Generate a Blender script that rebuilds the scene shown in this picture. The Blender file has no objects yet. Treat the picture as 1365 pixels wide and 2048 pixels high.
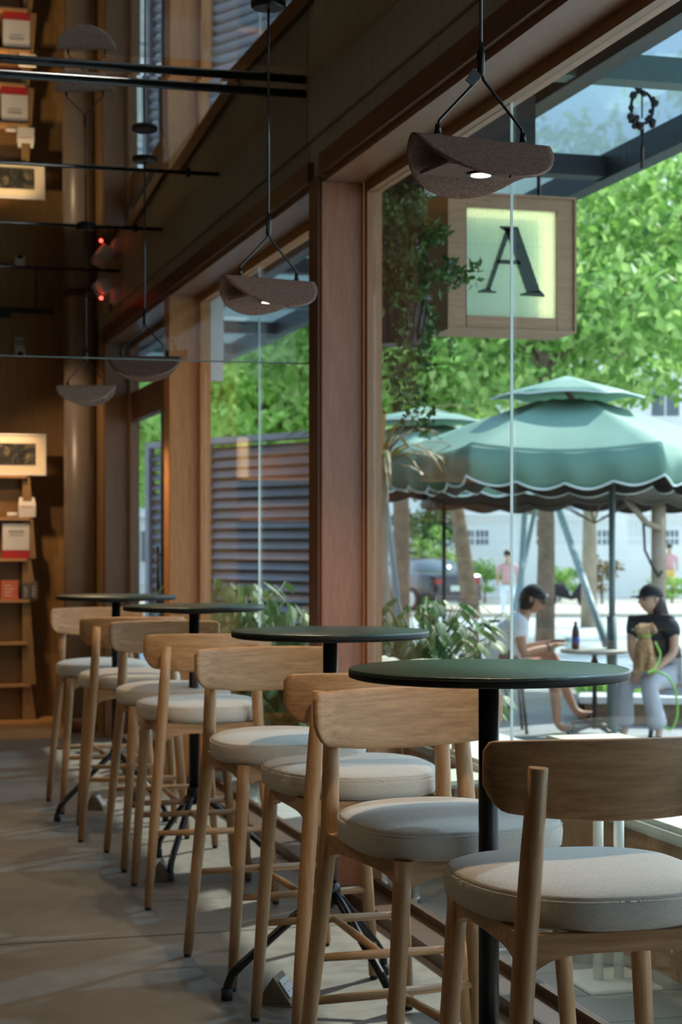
import bpy, bmesh, math, random
from mathutils import Vector, Matrix
R = math.radians
F = 3620.0; CX = 682.5; HY = 1083.0; EZ = 1.38; TH = R(15.5)
SC = bpy.context.scene; COL = SC.collection
rnd = random.Random(7)

def cam2w(X, Y, z):
    return Vector((X*math.cos(TH)+Y*math.sin(TH), -X*math.sin(TH)+Y*math.cos(TH), z))
def at(px, py, Y):                       # a measured pixel and its distance -> real point
    return cam2w((px-CX)/F*Y, Y, EZ+(HY-py)/F*Y)
def atz(px, py, z):
    Y = (EZ-z)*F/(py-HY); return cam2w((px-CX)/F*Y, Y, z)

# ------------------------------------------------------------------ materials
MATS = {}
def new_mat(name):
    m = bpy.data.materials.new(name); m.use_nodes = True
    nt = m.node_tree; b = nt.nodes['Principled BSDF']; MATS[name] = m
    return m, nt, b
def ramp(nt, stops):
    r = nt.nodes.new('ShaderNodeValToRGB'); e = r.color_ramp.elements
    e[0].position = stops[0][0]; e[0].color = (*stops[0][1], 1)
    e[1].position = stops[-1][0]; e[1].color = (*stops[-1][1], 1)
    for p, c in stops[1:-1]:
        k = e.new(p); k.color = (*c, 1)
    return r
def coords(nt, scale, kind='Object', rot=(0,0,0)):
    tc = nt.nodes.new('ShaderNodeTexCoord'); mp = nt.nodes.new('ShaderNodeMapping')
    mp.inputs['Scale'].default_value = scale; mp.inputs['Rotation'].default_value = rot
    nt.links.new(tc.outputs[kind], mp.inputs['Vector']); return mp.outputs[0]
def noise(nt, vec, sc, det=3, rough=.5, dist=0):
    n = nt.nodes.new('ShaderNodeTexNoise'); n.inputs['Scale'].default_value = sc
    n.inputs['Detail'].default_value = det; n.inputs['Roughness'].default_value = rough
    n.inputs['Distortion'].default_value = dist
    if vec is not None: nt.links.new(vec, n.inputs['Vector'])
    return n
def bump(nt, b, h, strength=.3, dist=.01):
    bp = nt.nodes.new('ShaderNodeBump'); bp.inputs['Strength'].default_value = strength
    bp.inputs['Distance'].default_value = dist
    nt.links.new(h, bp.inputs['Height']); nt.links.new(bp.outputs[0], b.inputs['Normal'])
def plain(name, col, rough=.5, metal=0, var=.12, vs=8, spec=.5, coat=0):
    m, nt, b = new_mat(name)
    v = coords(nt, (1,1,1)); n = noise(nt, v, vs, 3)
    r = ramp(nt, [(.3, tuple(c*(1-var) for c in col)), (.7, tuple(min(1, c*(1+var)) for c in col))])
    nt.links.new(n.outputs['Fac'], r.inputs[0]); nt.links.new(r.outputs[0], b.inputs['Base Color'])
    b.inputs['Roughness'].default_value = rough; b.inputs['Metallic'].default_value = metal
    b.inputs['Specular IOR Level'].default_value = spec; b.inputs['Coat Weight'].default_value = coat
    return m
def wood(name, c1, c2, axis='x', rough=.42, scale=1.0, dark=None):
    m, nt, b = new_mat(name)
    s = {'x': (1.2, 14, 14), 'y': (14, 1.2, 14), 'z': (14, 14, 1.2)}[axis]
    v = coords(nt, tuple(k*scale for k in s))
    n1 = noise(nt, v, 1.3, 5, .62, 2.6)
    v2 = coords(nt, tuple(k*scale*4 for k in s)); n2 = noise(nt, v2, 2.5, 3, .7)
    r = ramp(nt, [(.25, c1), (.5, tuple((a+d)/2 for a, d in zip(c1, c2))), (.75, c2)])
    nt.links.new(n1.outputs['Fac'], r.inputs[0])
    mx = nt.nodes.new('ShaderNodeMix'); mx.data_type = 'RGBA'; mx.blend_type = 'MULTIPLY'
    r2 = ramp(nt, [(.35, (.72, .68, .62)), (.6, (1, 1, 1))])
    nt.links.new(n2.outputs['Fac'], r2.inputs[0])
    mx.inputs[0].default_value = .6
    nt.links.new(r.outputs[0], mx.inputs[6]); nt.links.new(r2.outputs[0], mx.inputs[7])
    nt.links.new(mx.outputs[2], b.inputs['Base Color'])
    b.inputs['Roughness'].default_value = rough; bump(nt, b, n2.outputs['Fac'], .12, .002)
    return m
def emit(name, col, s):
    m, nt, b = new_mat(name)
    b.inputs['Base Color'].default_value = (*col, 1)
    b.inputs['Emission Color'].default_value = (*col, 1); b.inputs['Emission Strength'].default_value = s
    return m
def glassy(name, tint=(.93, .97, .96), ior=1.5, boost=1.0, rough=0.0, milky=0):
    m = bpy.data.materials.new(name); m.use_nodes = True; nt = m.node_tree; nt.nodes.clear(); MATS[name] = m
    o = nt.nodes.new('ShaderNodeOutputMaterial'); t = nt.nodes.new('ShaderNodeBsdfTransparent')
    g = nt.nodes.new('ShaderNodeBsdfGlossy'); f = nt.nodes.new('ShaderNodeFresnel'); mx = nt.nodes.new('ShaderNodeMixShader')
    t.inputs[0].default_value = (*tint, 1); g.inputs['Roughness'].default_value = rough
    g.inputs[0].default_value = (boost, boost, boost, 1)
    lw = nt.nodes.new('ShaderNodeLayerWeight'); lw.inputs[0].default_value = .5
    pw = nt.nodes.new('ShaderNodeMath'); pw.operation = 'POWER'; pw.inputs[1].default_value = 5
    ma = nt.nodes.new('ShaderNodeMath'); ma.operation = 'MULTIPLY_ADD'; ma.inputs[1].default_value = .6; ma.inputs[2].default_value = .035
    nt.links.new(lw.outputs['Facing'], pw.inputs[0]); nt.links.new(pw.outputs[0], ma.inputs[0]); nt.nodes.remove(f)
    nt.links.new(ma.outputs[0], mx.inputs[0]); nt.links.new(t.outputs[0], mx.inputs[1]); nt.links.new(g.outputs[0], mx.inputs[2])
    out = mx.outputs[0]
    if milky:
        tr = nt.nodes.new('ShaderNodeBsdfTranslucent'); df = nt.nodes.new('ShaderNodeBsdfDiffuse'); m1 = nt.nodes.new('ShaderNodeMixShader'); m2 = nt.nodes.new('ShaderNodeMixShader')
        tr.inputs[0].default_value = df.inputs[0].default_value = (.85, .93, .88, 1); m1.inputs[0].default_value = .4; m2.inputs[0].default_value = milky
        nt.links.new(tr.outputs[0], m1.inputs[1]); nt.links.new(df.outputs[0], m1.inputs[2]); nt.links.new(out, m2.inputs[1]); nt.links.new(m1.outputs[0], m2.inputs[2]); out = m2.outputs[0]
    nt.links.new(out, o.inputs[0]); return m

wood('oak_x', (.31, .165, .07), (.60, .365, .185), 'x')
wood('oak_z', (.36, .20, .09), (.53, .315, .155), 'z')
wood('oak_y', (.36, .20, .09), (.53, .315, .155), 'y')
wood('jamb', (.27, .105, .058), (.38, .17, .095), 'z', .32)
wood('jamb_far', (.48, .19, .055), (.62, .28, .09), 'z', .4)
wood('casing', (.25, .12, .055), (.36, .18, .085), 'z', .35)
wood('head', (.20, .09, .05), (.30, .15, .085), 'y', .3)
wood('fascia', (.10, .035, .018), (.15, .055, .028), 'y', .4)
wood('dark_door', (.12, .06, .03), (.20, .10, .05), 'z', .4)
wood('kerb_wood', (.045, .026, .016), (.075, .043, .026), 'y', .4)
wood('shelf_wood', (.17, .085, .025), (.24, .125, .04), 'x', .5)
wood('shelf_edge', (.42, .22, .09), (.52, .29, .12), 'x', .45)
wood('wall_wood', (.27, .15, .055), (.35, .20, .075), 'z', .55, .5)
wood('sign_wood', (.30, .18, .10), (.42, .27, .155), 'x', .5)
wood('bench_wood', (.28, .16, .08), (.40, .24, .125), 'y', .5)
plain('black_metal', (.012, .013, .014), .32, .3, .2)
plain('black_edge', (.008, .009, .009), .55, 0, .2, 8, .25)
plain('cord_metal', (.10, .10, .11), .25, .8, .1)
plain('black_rubber', (.01, .01, .01), .7)
plain('steel', (.45, .46, .47), .3, .9, .1)
plain('white_metal', (.72, .75, .70), .45, 0, .05)
plain('white_plastic', (.72, .68, .66), .4, 0, .04)
plain('leather', (.20, .115, .088), .85, 0, .35, 160)
plain('leather_grey', (.30, .24, .22), .7, 0, .2, 60)
plain('red_print', (.45, .02, .02), .5, 0, .05)
plain('orange_print', (.55, .13, .06), .5, 0, .2, 30)
plain('paper', (.68, .62, .58), .6, 0, .05)
plain('mat_paper', (.80, .66, .48), .6, 0, .03)
plain('ink', (.10, .09, .09), .6)
plain('column_plaster', (.30, .235, .19), .35, .1, .1, 3)
plain('umbrella_green', (.15, .285, .215), .7, 0, .1, 2)
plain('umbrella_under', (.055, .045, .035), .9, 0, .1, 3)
plain('umbrella_shade_brown', (.06, .045, .03), .8, 0, .1, 3)
plain('table_grey', (.33, .34, .30), .5, 0, .1)
plain('piping', (.62, .70, .66), .7, 0, .04)
plain('trunk', (.17, .115, .075), .9, 0, .35, 5)
plain('trunk_tan', (.32, .25, .18), .9, 0, .2, 4)
plain('grey_pole', (.16, .22, .22), .5, .2, .1)
plain('dark_steel', (.018, .024, .027), .5, .3, .15)
plain('teal_steel', (.07, .12, .115), .5, .2, .15)
plain('louver', (.22, .255, .31), .5, .2, .1)
plain('concrete_out', (.55, .56, .56), .8, 0, .08, 4)
plain('asphalt', (.50, .54, .58), .85, 0, .1, 1)
plain('sidewalk', (.55, .48, .41), .85, 0, .1, 1)
plain('white_wall', (.78, .80, .80), .8, 0, .04, 1)
plain('facade', (.68, .72, .73), .8, 0, .05, .5)
plain('window_dark', (.10, .13, .16), .15, 0, .2, 2)
plain('car_paint', (.03, .025, .03), .12, .4, .1, 2, coat=1)
plain('car_glass', (.14, .18, .22), .05, 0, .1, 2)
plain('tyre', (.015, .015, .015), .8)
plain('tail_red', (.4, .02, .02), .2)
plain('plate_white', (.6, .68, .66), .4)
plain('skin', (.42, .22, .14), .55, 0, .06, 10)
plain('skin_light', (.52, .31, .22), .55, 0, .05, 10)
plain('white_shirt', (.78, .82, .88), .85, 0, .04, 5)
plain('black_cloth', (.015, .017, .022), .85, 0, .2, 8)
plain('shorts', (.11, .095, .085), .85, 0, .2, 8)
plain('trousers', (.42, .435, .48), .85, 0, .08, 8)
plain('hair', (.010, .007, .006), .5, 0, .3, 40)
plain('dark_hair', (.03, .016, .011), .5, 0, .3, 40)
plain('dog_fur', (.33, .20, .10), .95, 0, .3, 60)
plain('leash', (.18, .5, .06), .6)
plain('pink_cloth', (.65, .35, .38), .8)
plain('yellow_cloth', (.75, .52, .15), .8)
plain('cola', (.03, .012, .01), .1)
plain('blue_print', (.02, .08, .4), .4)
plain('cream', (.46, .48, .40), .8, 0, .05, 6)
plain('soil', (.05, .035, .025), .95)
plain('dark_pot', (.035, .03, .03), .35, 0, .2)
plain('brass', (.20, .16, .11), .45, .8, .15, 20)
plain('rib_glint', (.50, .60, .50), .3)
plain('green_letter', (.010, .040, .028), .5, 0, .05)
emit('sign_back', (.60, .74, .62), .45)
emit('led_warm', (1, .86, .66), 4)
emit('led_yellow', (1, .80, .48), 2.2)
emit('led_red', (1, .03, .02), 14)
emit('led_strip', (1, .60, .25), 2.5)
glassy('glass', (.90, .95, .94), 1.45)
glassy('smoke_glass', (.88, .92, .94), 1.45, .45)
glassy('roof_glass', (.40, .50, .60), 1.4, 1, 0, .22)
glassy('fluted_glass', (.85, .95, .90), 1.35, .8, .1, .5)

glassy('bottle_glass', (.85, .90, .92), 1.45)
plain('glass_edge', (.85, .95, .93), .2, 0, .05)

def mk_fabric(name, col):
    m, nt, b = new_mat(name)
    v = coords(nt, (1,1,1))
    va = coords(nt, (1, .12, 1)); vb = coords(nt, (.12, 1, 1))
    n = noise(nt, va, 620, 2, .6); n2 = noise(nt, vb, 620, 2, .6)
    ad2 = nt.nodes.new('ShaderNodeMath'); ad2.operation = 'ADD'
    nt.links.new(n.outputs['Fac'], ad2.inputs[0]); nt.links.new(n2.outputs['Fac'], ad2.inputs[1])
    hf = nt.nodes.new('ShaderNodeMath'); hf.operation = 'MULTIPLY'; hf.inputs[1].default_value = .5; nt.links.new(ad2.outputs[0], hf.inputs[0]); ad2 = hf
    r = ramp(nt, [(.35, tuple(c*.80 for c in col)), (.65, tuple(min(1, c*1.12) for c in col))])
    nt.links.new(ad2.outputs[0], r.inputs[0]); nt.links.new(r.outputs[0], b.inputs['Base Color'])
    b.inputs['Roughness'].default_value = .95; b.inputs['Specular IOR Level'].default_value = .15
    b.inputs['Sheen Weight'].default_value = .25
    bump(nt, b, ad2.outputs[0], .5, .002)
mk_fabric('linen', (.56, .525, .46)); mk_fabric('linen_out', (.60, .62, .56))
plain('stitch', (.80, .76, .68), .8, 0, .02)

def mk_floor():
    m, nt, b = new_mat('floor_concrete')
    v = coords(nt, (1,1,1)); n1 = noise(nt, v, .9, 6, .62, .3); n2 = noise(nt, v, 14, 6, .7)
    r = ramp(nt, [(.3, (.095, .088, .074)), (.5, (.138, .127, .108)), (.72, (.20, .186, .16))])
    nt.links.new(n1.outputs['Fac'], r.inputs[0])
    mx = nt.nodes.new('ShaderNodeMix'); mx.data_type = 'RGBA'; mx.blend_type = 'MULTIPLY'; mx.inputs[0].default_value = .5
    r2 = ramp(nt, [(.3, (.7, .7, .7)), (.65, (1, 1, 1))]); nt.links.new(n2.outputs['Fac'], r2.inputs[0])
    nt.links.new(r.outputs[0], mx.inputs[6]); nt.links.new(r2.outputs[0], mx.inputs[7])
    nt.links.new(mx.outputs[2], b.inputs['Base Color'])
    rr = ramp(nt, [(.3, (.38,)*3), (.7, (.6,)*3)]); nt.links.new(n2.outputs['Fac'], rr.inputs[0]); nt.links.new(rr.outputs[0], b.inputs['Roughness'])
    bump(nt, b, n2.outputs['Fac'], .08, .004)
mk_floor()
def mk_panel():
    m, nt, b = new_mat('wall_panel')
    v = coords(nt, (.6, .6, 3)); n1 = noise(nt, v, 1.3, 6, .65); v2 = coords(nt, (5, 5, .8)); n2 = noise(nt, v2, 4, 4)
    r = ramp(nt, [(.3, (.30, .25, .185)), (.7, (.41, .345, .26))]); nt.links.new(n1.outputs['Fac'], r.inputs[0])
    mx = nt.nodes.new('ShaderNodeMix'); mx.data_type = 'RGBA'; mx.blend_type = 'MULTIPLY'; mx.inputs[0].default_value = .4
    r2 = ramp(nt, [(.35, (.75, .72, .7)), (.65, (1, 1, 1))]); nt.links.new(n2.outputs['Fac'], r2.inputs[0])
    nt.links.new(r.outputs[0], mx.inputs[6]); nt.links.new(r2.outputs[0], mx.inputs[7]); nt.links.new(mx.outputs[2], b.inputs['Base Color'])
    b.inputs['Roughness'].default_value = .55; bump(nt, b, n2.outputs['Fac'], .1, .003)
mk_panel()
def mk_top():
    m, nt, b = new_mat('tabletop_green')
    v = coords(nt, (6, 40, 6)); n1 = noise(nt, v, 2.2, 5, .6, 1.8)
    r = ramp(nt, [(.35, (.010, .028, .020)), (.6, (.022, .060, .043))])
    nt.links.new(n1.outputs['Fac'], r.inputs[0]); nt.links.new(r.outputs[0], b.inputs['Base Color'])
    b.inputs['Roughness'].default_value = .30
    b.inputs['Specular IOR Level'].default_value = .6
    bump(nt, b, n1.outputs['Fac'], .6, .002)
mk_top()
def mk_mirror():
    m, nt, b = new_mat('mirror_ceiling')
    v = coords(nt, (1,1,1)); n = noise(nt, v, 1.5, 2)
    r = ramp(nt, [(.3, (.86, .86, .84)), (.7, (.93, .92, .90))]); nt.links.new(n.outputs['Fac'], r.inputs[0]); nt.links.new(r.outputs[0], b.inputs['Base Color'])
    b.inputs['Metallic'].default_value = 1; b.inputs['Roughness'].default_value = .012
mk_mirror()
def mk_leaf(name, cols, trans=.35):
    m, nt, b = new_mat(name)
    g = nt.nodes.new('ShaderNodeNewGeometry'); r = ramp(nt, [(i/(len(cols)-1), c) for i, c in enumerate(cols)])
    nt.links.new(g.outputs['Random Per Island'], r.inputs[0]); nt.links.new(r.outputs[0], b.inputs['Base Color'])
    b.inputs['Roughness'].default_value = .5
    t = nt.nodes.new('ShaderNodeBsdfTranslucent'); mx = nt.nodes.new('ShaderNodeMixShader'); mx.inputs[0].default_value = trans
    nt.links.new(r.outputs[0], t.inputs[0]); o = nt.nodes['Material Output']
    nt.links.new(b.outputs[0], mx.inputs[1]); nt.links.new(t.outputs[0], mx.inputs[2]); nt.links.new(mx.outputs[0], o.inputs[0])
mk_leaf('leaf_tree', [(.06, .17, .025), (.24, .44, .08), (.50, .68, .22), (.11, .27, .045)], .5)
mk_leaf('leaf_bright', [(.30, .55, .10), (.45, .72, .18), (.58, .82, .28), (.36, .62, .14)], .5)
mk_leaf('leaf_dark', [(.02, .06, .02), (.05, .13, .03), (.09, .2, .04), (.03, .09, .025)], .25)
mk_leaf('leaf_plant', [(.04, .10, .035), (.08, .19, .06), (.15, .28, .10), (.06, .14, .05)], .25)
mk_leaf('leaf_red', [(.25, .05, .08), (.38, .10, .14), (.15, .08, .05)], .3)
mk_leaf('leaf_brown', [(.20, .10, .03), (.12, .14, .03), (.28, .15, .05)], .3)
def mk_photo(name, seed):
    m, nt, b = new_mat(name)
    v = coords(nt, (1,1,1)); n = noise(nt, v, 9+seed, 5, .6, 2.0)
    r = ramp(nt, [(.38, (.02, .018, .014)), (.5, (.05, .045, .035)), (.62, (.22, .17, .10)), (.72, (.5, .42, .3))])
    nt.links.new(n.outputs['Fac'], r.inputs[0]); nt.links.new(r.outputs[0], b.inputs['Base Color']); b.inputs['Roughness'].default_value = .3
mk_photo('photo_print', 0)
def mk_paving():
    m, nt, b = new_mat('paving')
    v = coords(nt, (1,1,1)); br = nt.nodes.new('ShaderNodeTexBrick')
    br.inputs['Scale'].default_value = 1.0; br.inputs['Brick Width'].default_value = .6; br.inputs['Row Height'].default_value = .3; br.inputs['Mortar Size'].default_value = .006
    br.inputs['Color1'].default_value = (.25, .27, .27, 1); br.inputs['Color2'].default_value = (.31, .33, .33, 1); br.inputs['Mortar'].default_value = (.14, .15, .15, 1)
    nt.links.new(v, br.inputs['Vector']); nt.links.new(br.outputs['Color'], b.inputs['Base Color']); b.inputs['Roughness'].default_value = .6
mk_paving()

# ------------------------------------------------------------------ mesh builder
class MB:
    def __init__(s): s.v = []; s.f = []; s.sm = []; s.mi = []
    def add(s, vs, fs, smooth=False, mi=0):
        o = len(s.v); s.v += [tuple(v) for v in vs]
        for f in fs: s.f.append([i+o for i in f]); s.sm.append(smooth); s.mi.append(mi)
        return s
    def box(s, a, b, M=None, mi=0):
        x0, y0, z0 = a; x1, y1, z1 = b
        v = [(x0,y0,z0),(x1,y0,z0),(x1,y1,z0),(x0,y1,z0),(x0,y0,z1),(x1,y0,z1),(x1,y1,z1),(x0,y1,z1)]
        if M is not None: v = [M @ Vector(p) for p in v]
        return s.add(v, [(3,2,1,0),(4,5,6,7),(0,1,5,4),(1,2,6,5),(2,3,7,6),(3,0,4,7)], False, mi)
    def cbox(s, c, d, M=None, mi=0):
        return s.box([c[i]-d[i]/2 for i in range(3)], [c[i]+d[i]/2 for i in range(3)], M, mi)
    def tube(s, pts, rad, n=12, cap=True, mi=0):
        pts = [Vector(p) for p in pts]
        if not hasattr(rad, '__len__'): rad = [rad]*len(pts)
        rings = []; up = None
        for i, p in enumerate(pts):
            d = (pts[min(i+1, len(pts)-1)]-pts[max(i-1, 0)]).normalized()
            if up is None:
                a = Vector((0,0,1)) if abs(d.z) < .9 else Vector((1,0,0)); up = d.cross(a).normalized()
            up = (up-d*up.dot(d)).normalized(); w = d.cross(up)
            rings.append([p+(up*math.cos(2*math.pi*k/n)+w*math.sin(2*math.pi*k/n))*rad[i] for k in range(n)])
        v = [q for r in rings for q in r]; f = []
        for i in range(len(pts)-1):
            for k in range(n): f.append((i*n+k, i*n+(k+1)%n, (i+1)*n+(k+1)%n, (i+1)*n+k))
        s.add(v, f, True, mi)
        if cap:
            s.add(rings[0], [tuple(range(n-1, -1, -1))], False, mi); s.add(rings[-1], [tuple(range(n))], False, mi)
        return s
    def lathe(s, prof, n=32, c=(0,0,0), mi=0, smooth=True):
        v = []; f = []
        for r, z in prof:
            for k in range(n):
                a = 2*math.pi*k/n; v.append((c[0]+r*math.cos(a), c[1]+r*math.sin(a), c[2]+z))
        for i in range(len(prof)-1):
            for k in range(n): f.append((i*n+k, i*n+(k+1)%n, (i+1)*n+(k+1)%n, (i+1)*n+k))
        s.add(v, f, smooth, mi)
        if prof[0][0] > 1e-6: s.add(v[:n], [tuple(range(n-1, -1, -1))], False, mi)
        if prof[-1][0] > 1e-6: s.add(v[-n:], [tuple(range(n))], False, mi)
        return s
    def loft(s, rings, cap=True, smooth=True, mi=0):
        n = len(rings[0]); v = [p for r in rings for p in r]; f = []
        for i in range(len(rings)-1):
            for k in range(n): f.append((i*n+k, i*n+(k+1)%n, (i+1)*n+(k+1)%n, (i+1)*n+k))
        s.add(v, f, smooth, mi)
        if cap: s.add(rings[0], [tuple(range(n-1, -1, -1))], smooth, mi); s.add(rings[-1], [tuple(range(n))], smooth, mi)
        return s
    def prism(s, poly, axis, a, b, mi=0):
        # poly: 2D list; axis: which axis is extruded
        def P(p, t):
            if axis == 'x': return (t, p[0], p[1])
            if axis == 'y': return (p[0], t, p[1])
            return (p[0], p[1], t)
        n = len(poly); v = [P(p, a) for p in poly]+[P(p, b) for p in poly]
        f = [tuple(range(n-1, -1, -1)), tuple(range(n, 2*n))]+[(k, (k+1) % n, n+(k+1) % n, n+k) for k in range(n)]
        return s.add(v, f, False, mi)
    def ball(s, c, r, n=12, m=8, mi=0):
        if not hasattr(r, '__len__'): r = (r, r, r)
        rings = []
        for i in range(m+1):
            t = math.pi*i/m; q = max(math.sin(t), 1e-4)
            rings.append([(c[0]+r[0]*q*math.cos(2*math.pi*k/n), c[1]+r[1]*q*math.sin(2*math.pi*k/n), c[2]-r[2]*math.cos(t)) for k in range(n)])
        return s.loft(rings, True, True, mi)
    def build(s, name, mats, parent=None, loc=None, bevel=0, M=None):
        me = bpy.data.meshes.new(name); me.from_pydata([tuple(v) for v in s.v], [], s.f); me.update()
        for p, sm, mi in zip(me.polygons, s.sm, s.mi): p.use_smooth = sm; p.material_index = mi
        if not isinstance(mats, (list, tuple)): mats = [mats]
        for q in mats: me.materials.append(MATS[q])
        bm = bmesh.new(); bm.from_mesh(me); bmesh.ops.remove_doubles(bm, verts=bm.verts, dist=1e-6)
        bmesh.ops.recalc_face_normals(bm, faces=bm.faces)
        if bevel:
            bmesh.ops.bevel(bm, geom=[e for e in bm.edges if e.is_manifold and e.calc_face_angle(0) > .6], offset=bevel, segments=2, affect='EDGES', clamp_overlap=True)
        bm.to_mesh(me); bm.free()
        o = bpy.data.objects.new(name, me); COL.objects.link(o)
        if loc is not None: o.location = loc
        if M is not None: o.matrix_world = M
        if parent is not None: o.parent = parent
        return o
def tag(o, label=None, cat=None, group=None, kind=None):
    if label: o['label'] = label
    if cat: o['category'] = cat
    if group: o['group'] = group
    if kind: o['kind'] = kind
    return o
def empty(name, loc=(0,0,0), rz=0, **k):
    o = bpy.data.objects.new(name, None); o.empty_display_size = .1; COL.objects.link(o)
    o.location = loc; o.rotation_euler = (0, 0, rz); return tag(o, **k)
def struct(o): o['kind'] = 'structure'; return o
def dup(root, loc=None, rz=None, label=None, group=None):
    def cp(o, par):
        c = o.copy(); COL.objects.link(c); c.parent = par
        for ch in list(o.children): cp(ch, c)
        return c
    r = cp(root, None)
    if loc is not None: r.location = loc
    if rz is not None: r.rotation_euler = (0, 0, rz)
    if label: r['label'] = label
    if group: r['group'] = group
    return r

# ------------------------------------------------------------------ room shell
CEIL = 3.18; UI = 1.80; UO = 2.06; UG = 2.0
struct(MB().box((-4.2, -4.2, -.1), (2.06, 14.0, 0)).build('floor', 'floor_concrete'))
j = MB()
for y in (2.1, 6.28, 10.5): j.box((-4.2, y-.004, 0), (1.8, y+.004, .0012))
struct(j.build('trim_1', 'black_rubber'))
struct(MB().box((-4.2, -4.2, 0), (-4.05, 14.0, 3.4)).build('wall_left', 'wall_wood'))
struct(MB().box((-4.2, -4.35, 0), (2.06, -4.2, 3.4)).build('wall_front', 'wall_panel'))
WB = 13.75
struct(MB().box((-4.2, WB, 0), (2.2, WB+.2, 3.4)).build('wall_back', 'wall_wood'))
# window wall: beam over the openings, piers
w = MB()
w.box((UI, -4.2, 2.97), (UO, 7.0, 3.4)); w.box((UI, 7.008, 2.97), (UO, WB, 3.4))
w.box((UI+.012, -4.2, 2.80), (UO, 7.0, 2.968)); w.box((UI+.012, 7.008, 2.80), (UO, WB, 2.968))
struct(w.build('wall_right', 'wall_panel', bevel=.002))
struct(MB().box((UI+.02, 7.0, 2.8), (UO-.01, 7.008, 3.3)).build('trim_2', 'black_rubber'))
struct(MB().box((UI, 12.8, 0), (UO, WB, 2.8)).build('wall_right', 'wall_wood'))
fa = MB(); fa.box((UI-.012, -4.2, 2.80), (UI+.012, 6.77, 2.88)); fa.box((UI-.012, 6.94, 2.80), (UI+.012, 12.8, 2.88))
struct(fa.build('trim_3', 'fascia'))
# opening heads (soffits)
struct(MB().box((UI+.012, -4.2, 2.775), (UO, 12.8, 2.80)).build('trim_4', 'head'))
# piers with wooden jambs
struct(MB().box((UI, 6.77, 0), (UG-.03, 6.94, 2.775)).build('trim_5', 'jamb', bevel=.003))
struct(MB().box((UI-.012, 6.785, 0), (UI-.0005, 6.925, 2.80)).build('trim_6', 'fascia', bevel=.002))  # dark facing on the pier's inner side, its shade put into the colour
struct(MB().box((UI, 10.13, 0), (UG-.03, 10.30, 2.775)).build('trim_7', 'jamb_far', bevel=.003))
struct(MB().box((UI, 12.70, 0), (UG-.03, 12.80, 2.775)).build('trim_8', 'dark_door'))
struct(MB().box((UI, 1.9, 0), (UO, 2.1, 2.775)).build('trim_9', 'jamb', bevel=.003))
struct(MB().box((UI, -4.2, 0), (UO, 1.9, 2.775)).build('wall_right', 'wall_wood'))
# floor kerb under the glass
kb = MB(); kb.box((UG-.13, 2.1, 0), (UO, 6.77, .045)); kb.box((UG-.13, 6.94, 0), (UO, 10.13, .045)); kb.box((UG-.13, 10.30, 0), (UO, 12.70, .045))
struct(kb.build('trim_10', 'kerb_wood', bevel=.003))
struct(MB().box((UI-.02, 6.70, 0), (UG-.131, 7.0, .05)).build('baseboard_right', 'kerb_wood', bevel=.003))

def window(n, v0, v1, seam, frame_mat='casing'):
    f = MB(); u0, u1 = UG-.029, UG+.03
    f.box((u0, v0, .045), (u1, v0+.045, 2.775)); f.box((u0, v1-.045, .045), (u1, v1, 2.775))
    f.box((u0, v0+.045, 2.735), (u1, v1-.045, 2.775)); f.box((UG-.012, v0+.045, .045), (UG+.012, v1-.045, .075), None, 1)
    fr = struct(f.build('window_%d' % n, [frame_mat, 'kerb_wood']))
    ed = [v0+.045]+seam+[v1-.045]
    for k in range(len(ed)-1):
        MB().box((UG-.005, ed[k]+.002, .075), (UG+.005, ed[k+1]-.002, 2.735)).build('glass_pane', 'glass', fr)
    for s_ in seam:
        MB().box((UG-.0045, s_-.0015, .075), (UG+.0045, s_+.0015, 2.735)).build('glass_joint', 'glass_edge', fr)
    return fr
window(1, 2.1, 6.77, [5.24]); window(2, 6.94, 10.13, [8.72], 'jamb_far')
# bay three: glazed door below a wooden transom and a dark fanlight
d = MB(); u0, u1 = UG-.029, UG+.03
d.box((u0, 10.30, 2.22), (u1, 12.70, 2.42)); d.box((u0, 10.30, .045), (u1, 10.345, 2.22)); d.box((u0, 12.64, .045), (u1, 12.70, 2.22))
d.box((u0, 10.345, .045), (u1, 12.64, .09)); d.box((u0, 11.33, .09), (u1, 11.40, 2.22), mi=1)
d.box((u0, 10.30, 2.735), (u1, 12.70, 2.775)); d.box((u0, 10.30, 2.42), (u1, 10.34, 2.735)); d.box((u0, 12.66, 2.42), (u1, 12.70, 2.735))
dr = struct(d.build('door_1', ['dark_door', 'black_metal']))
MB().box((UG-.005, 10.347, .09), (UG+.005, 11.33, 2.22)).build('glass_pane', 'glass', dr)
MB().box((UG-.005, 11.402, .09), (UG+.005, 12.64, 2.22)).build('glass_pane', 'glass', dr)
MB().box((UG-.005, 10.34, 2.42), (UG+.005, 12.66, 2.735)).build('glass_pane', 'smoke_glass', dr)
MB().tube([(UG-.07, 11.25, .95), (UG-.07, 11.25, 1.35)], .012).tube([(UG-.07, 11.25, 1.0), (UG-.005, 11.25, 1.0)], .008).tube([(UG-.07, 11.25, 1.3), (UG-.005, 11.25, 1.3)], .008).build('door_handle', 'black_metal', dr)

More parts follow.
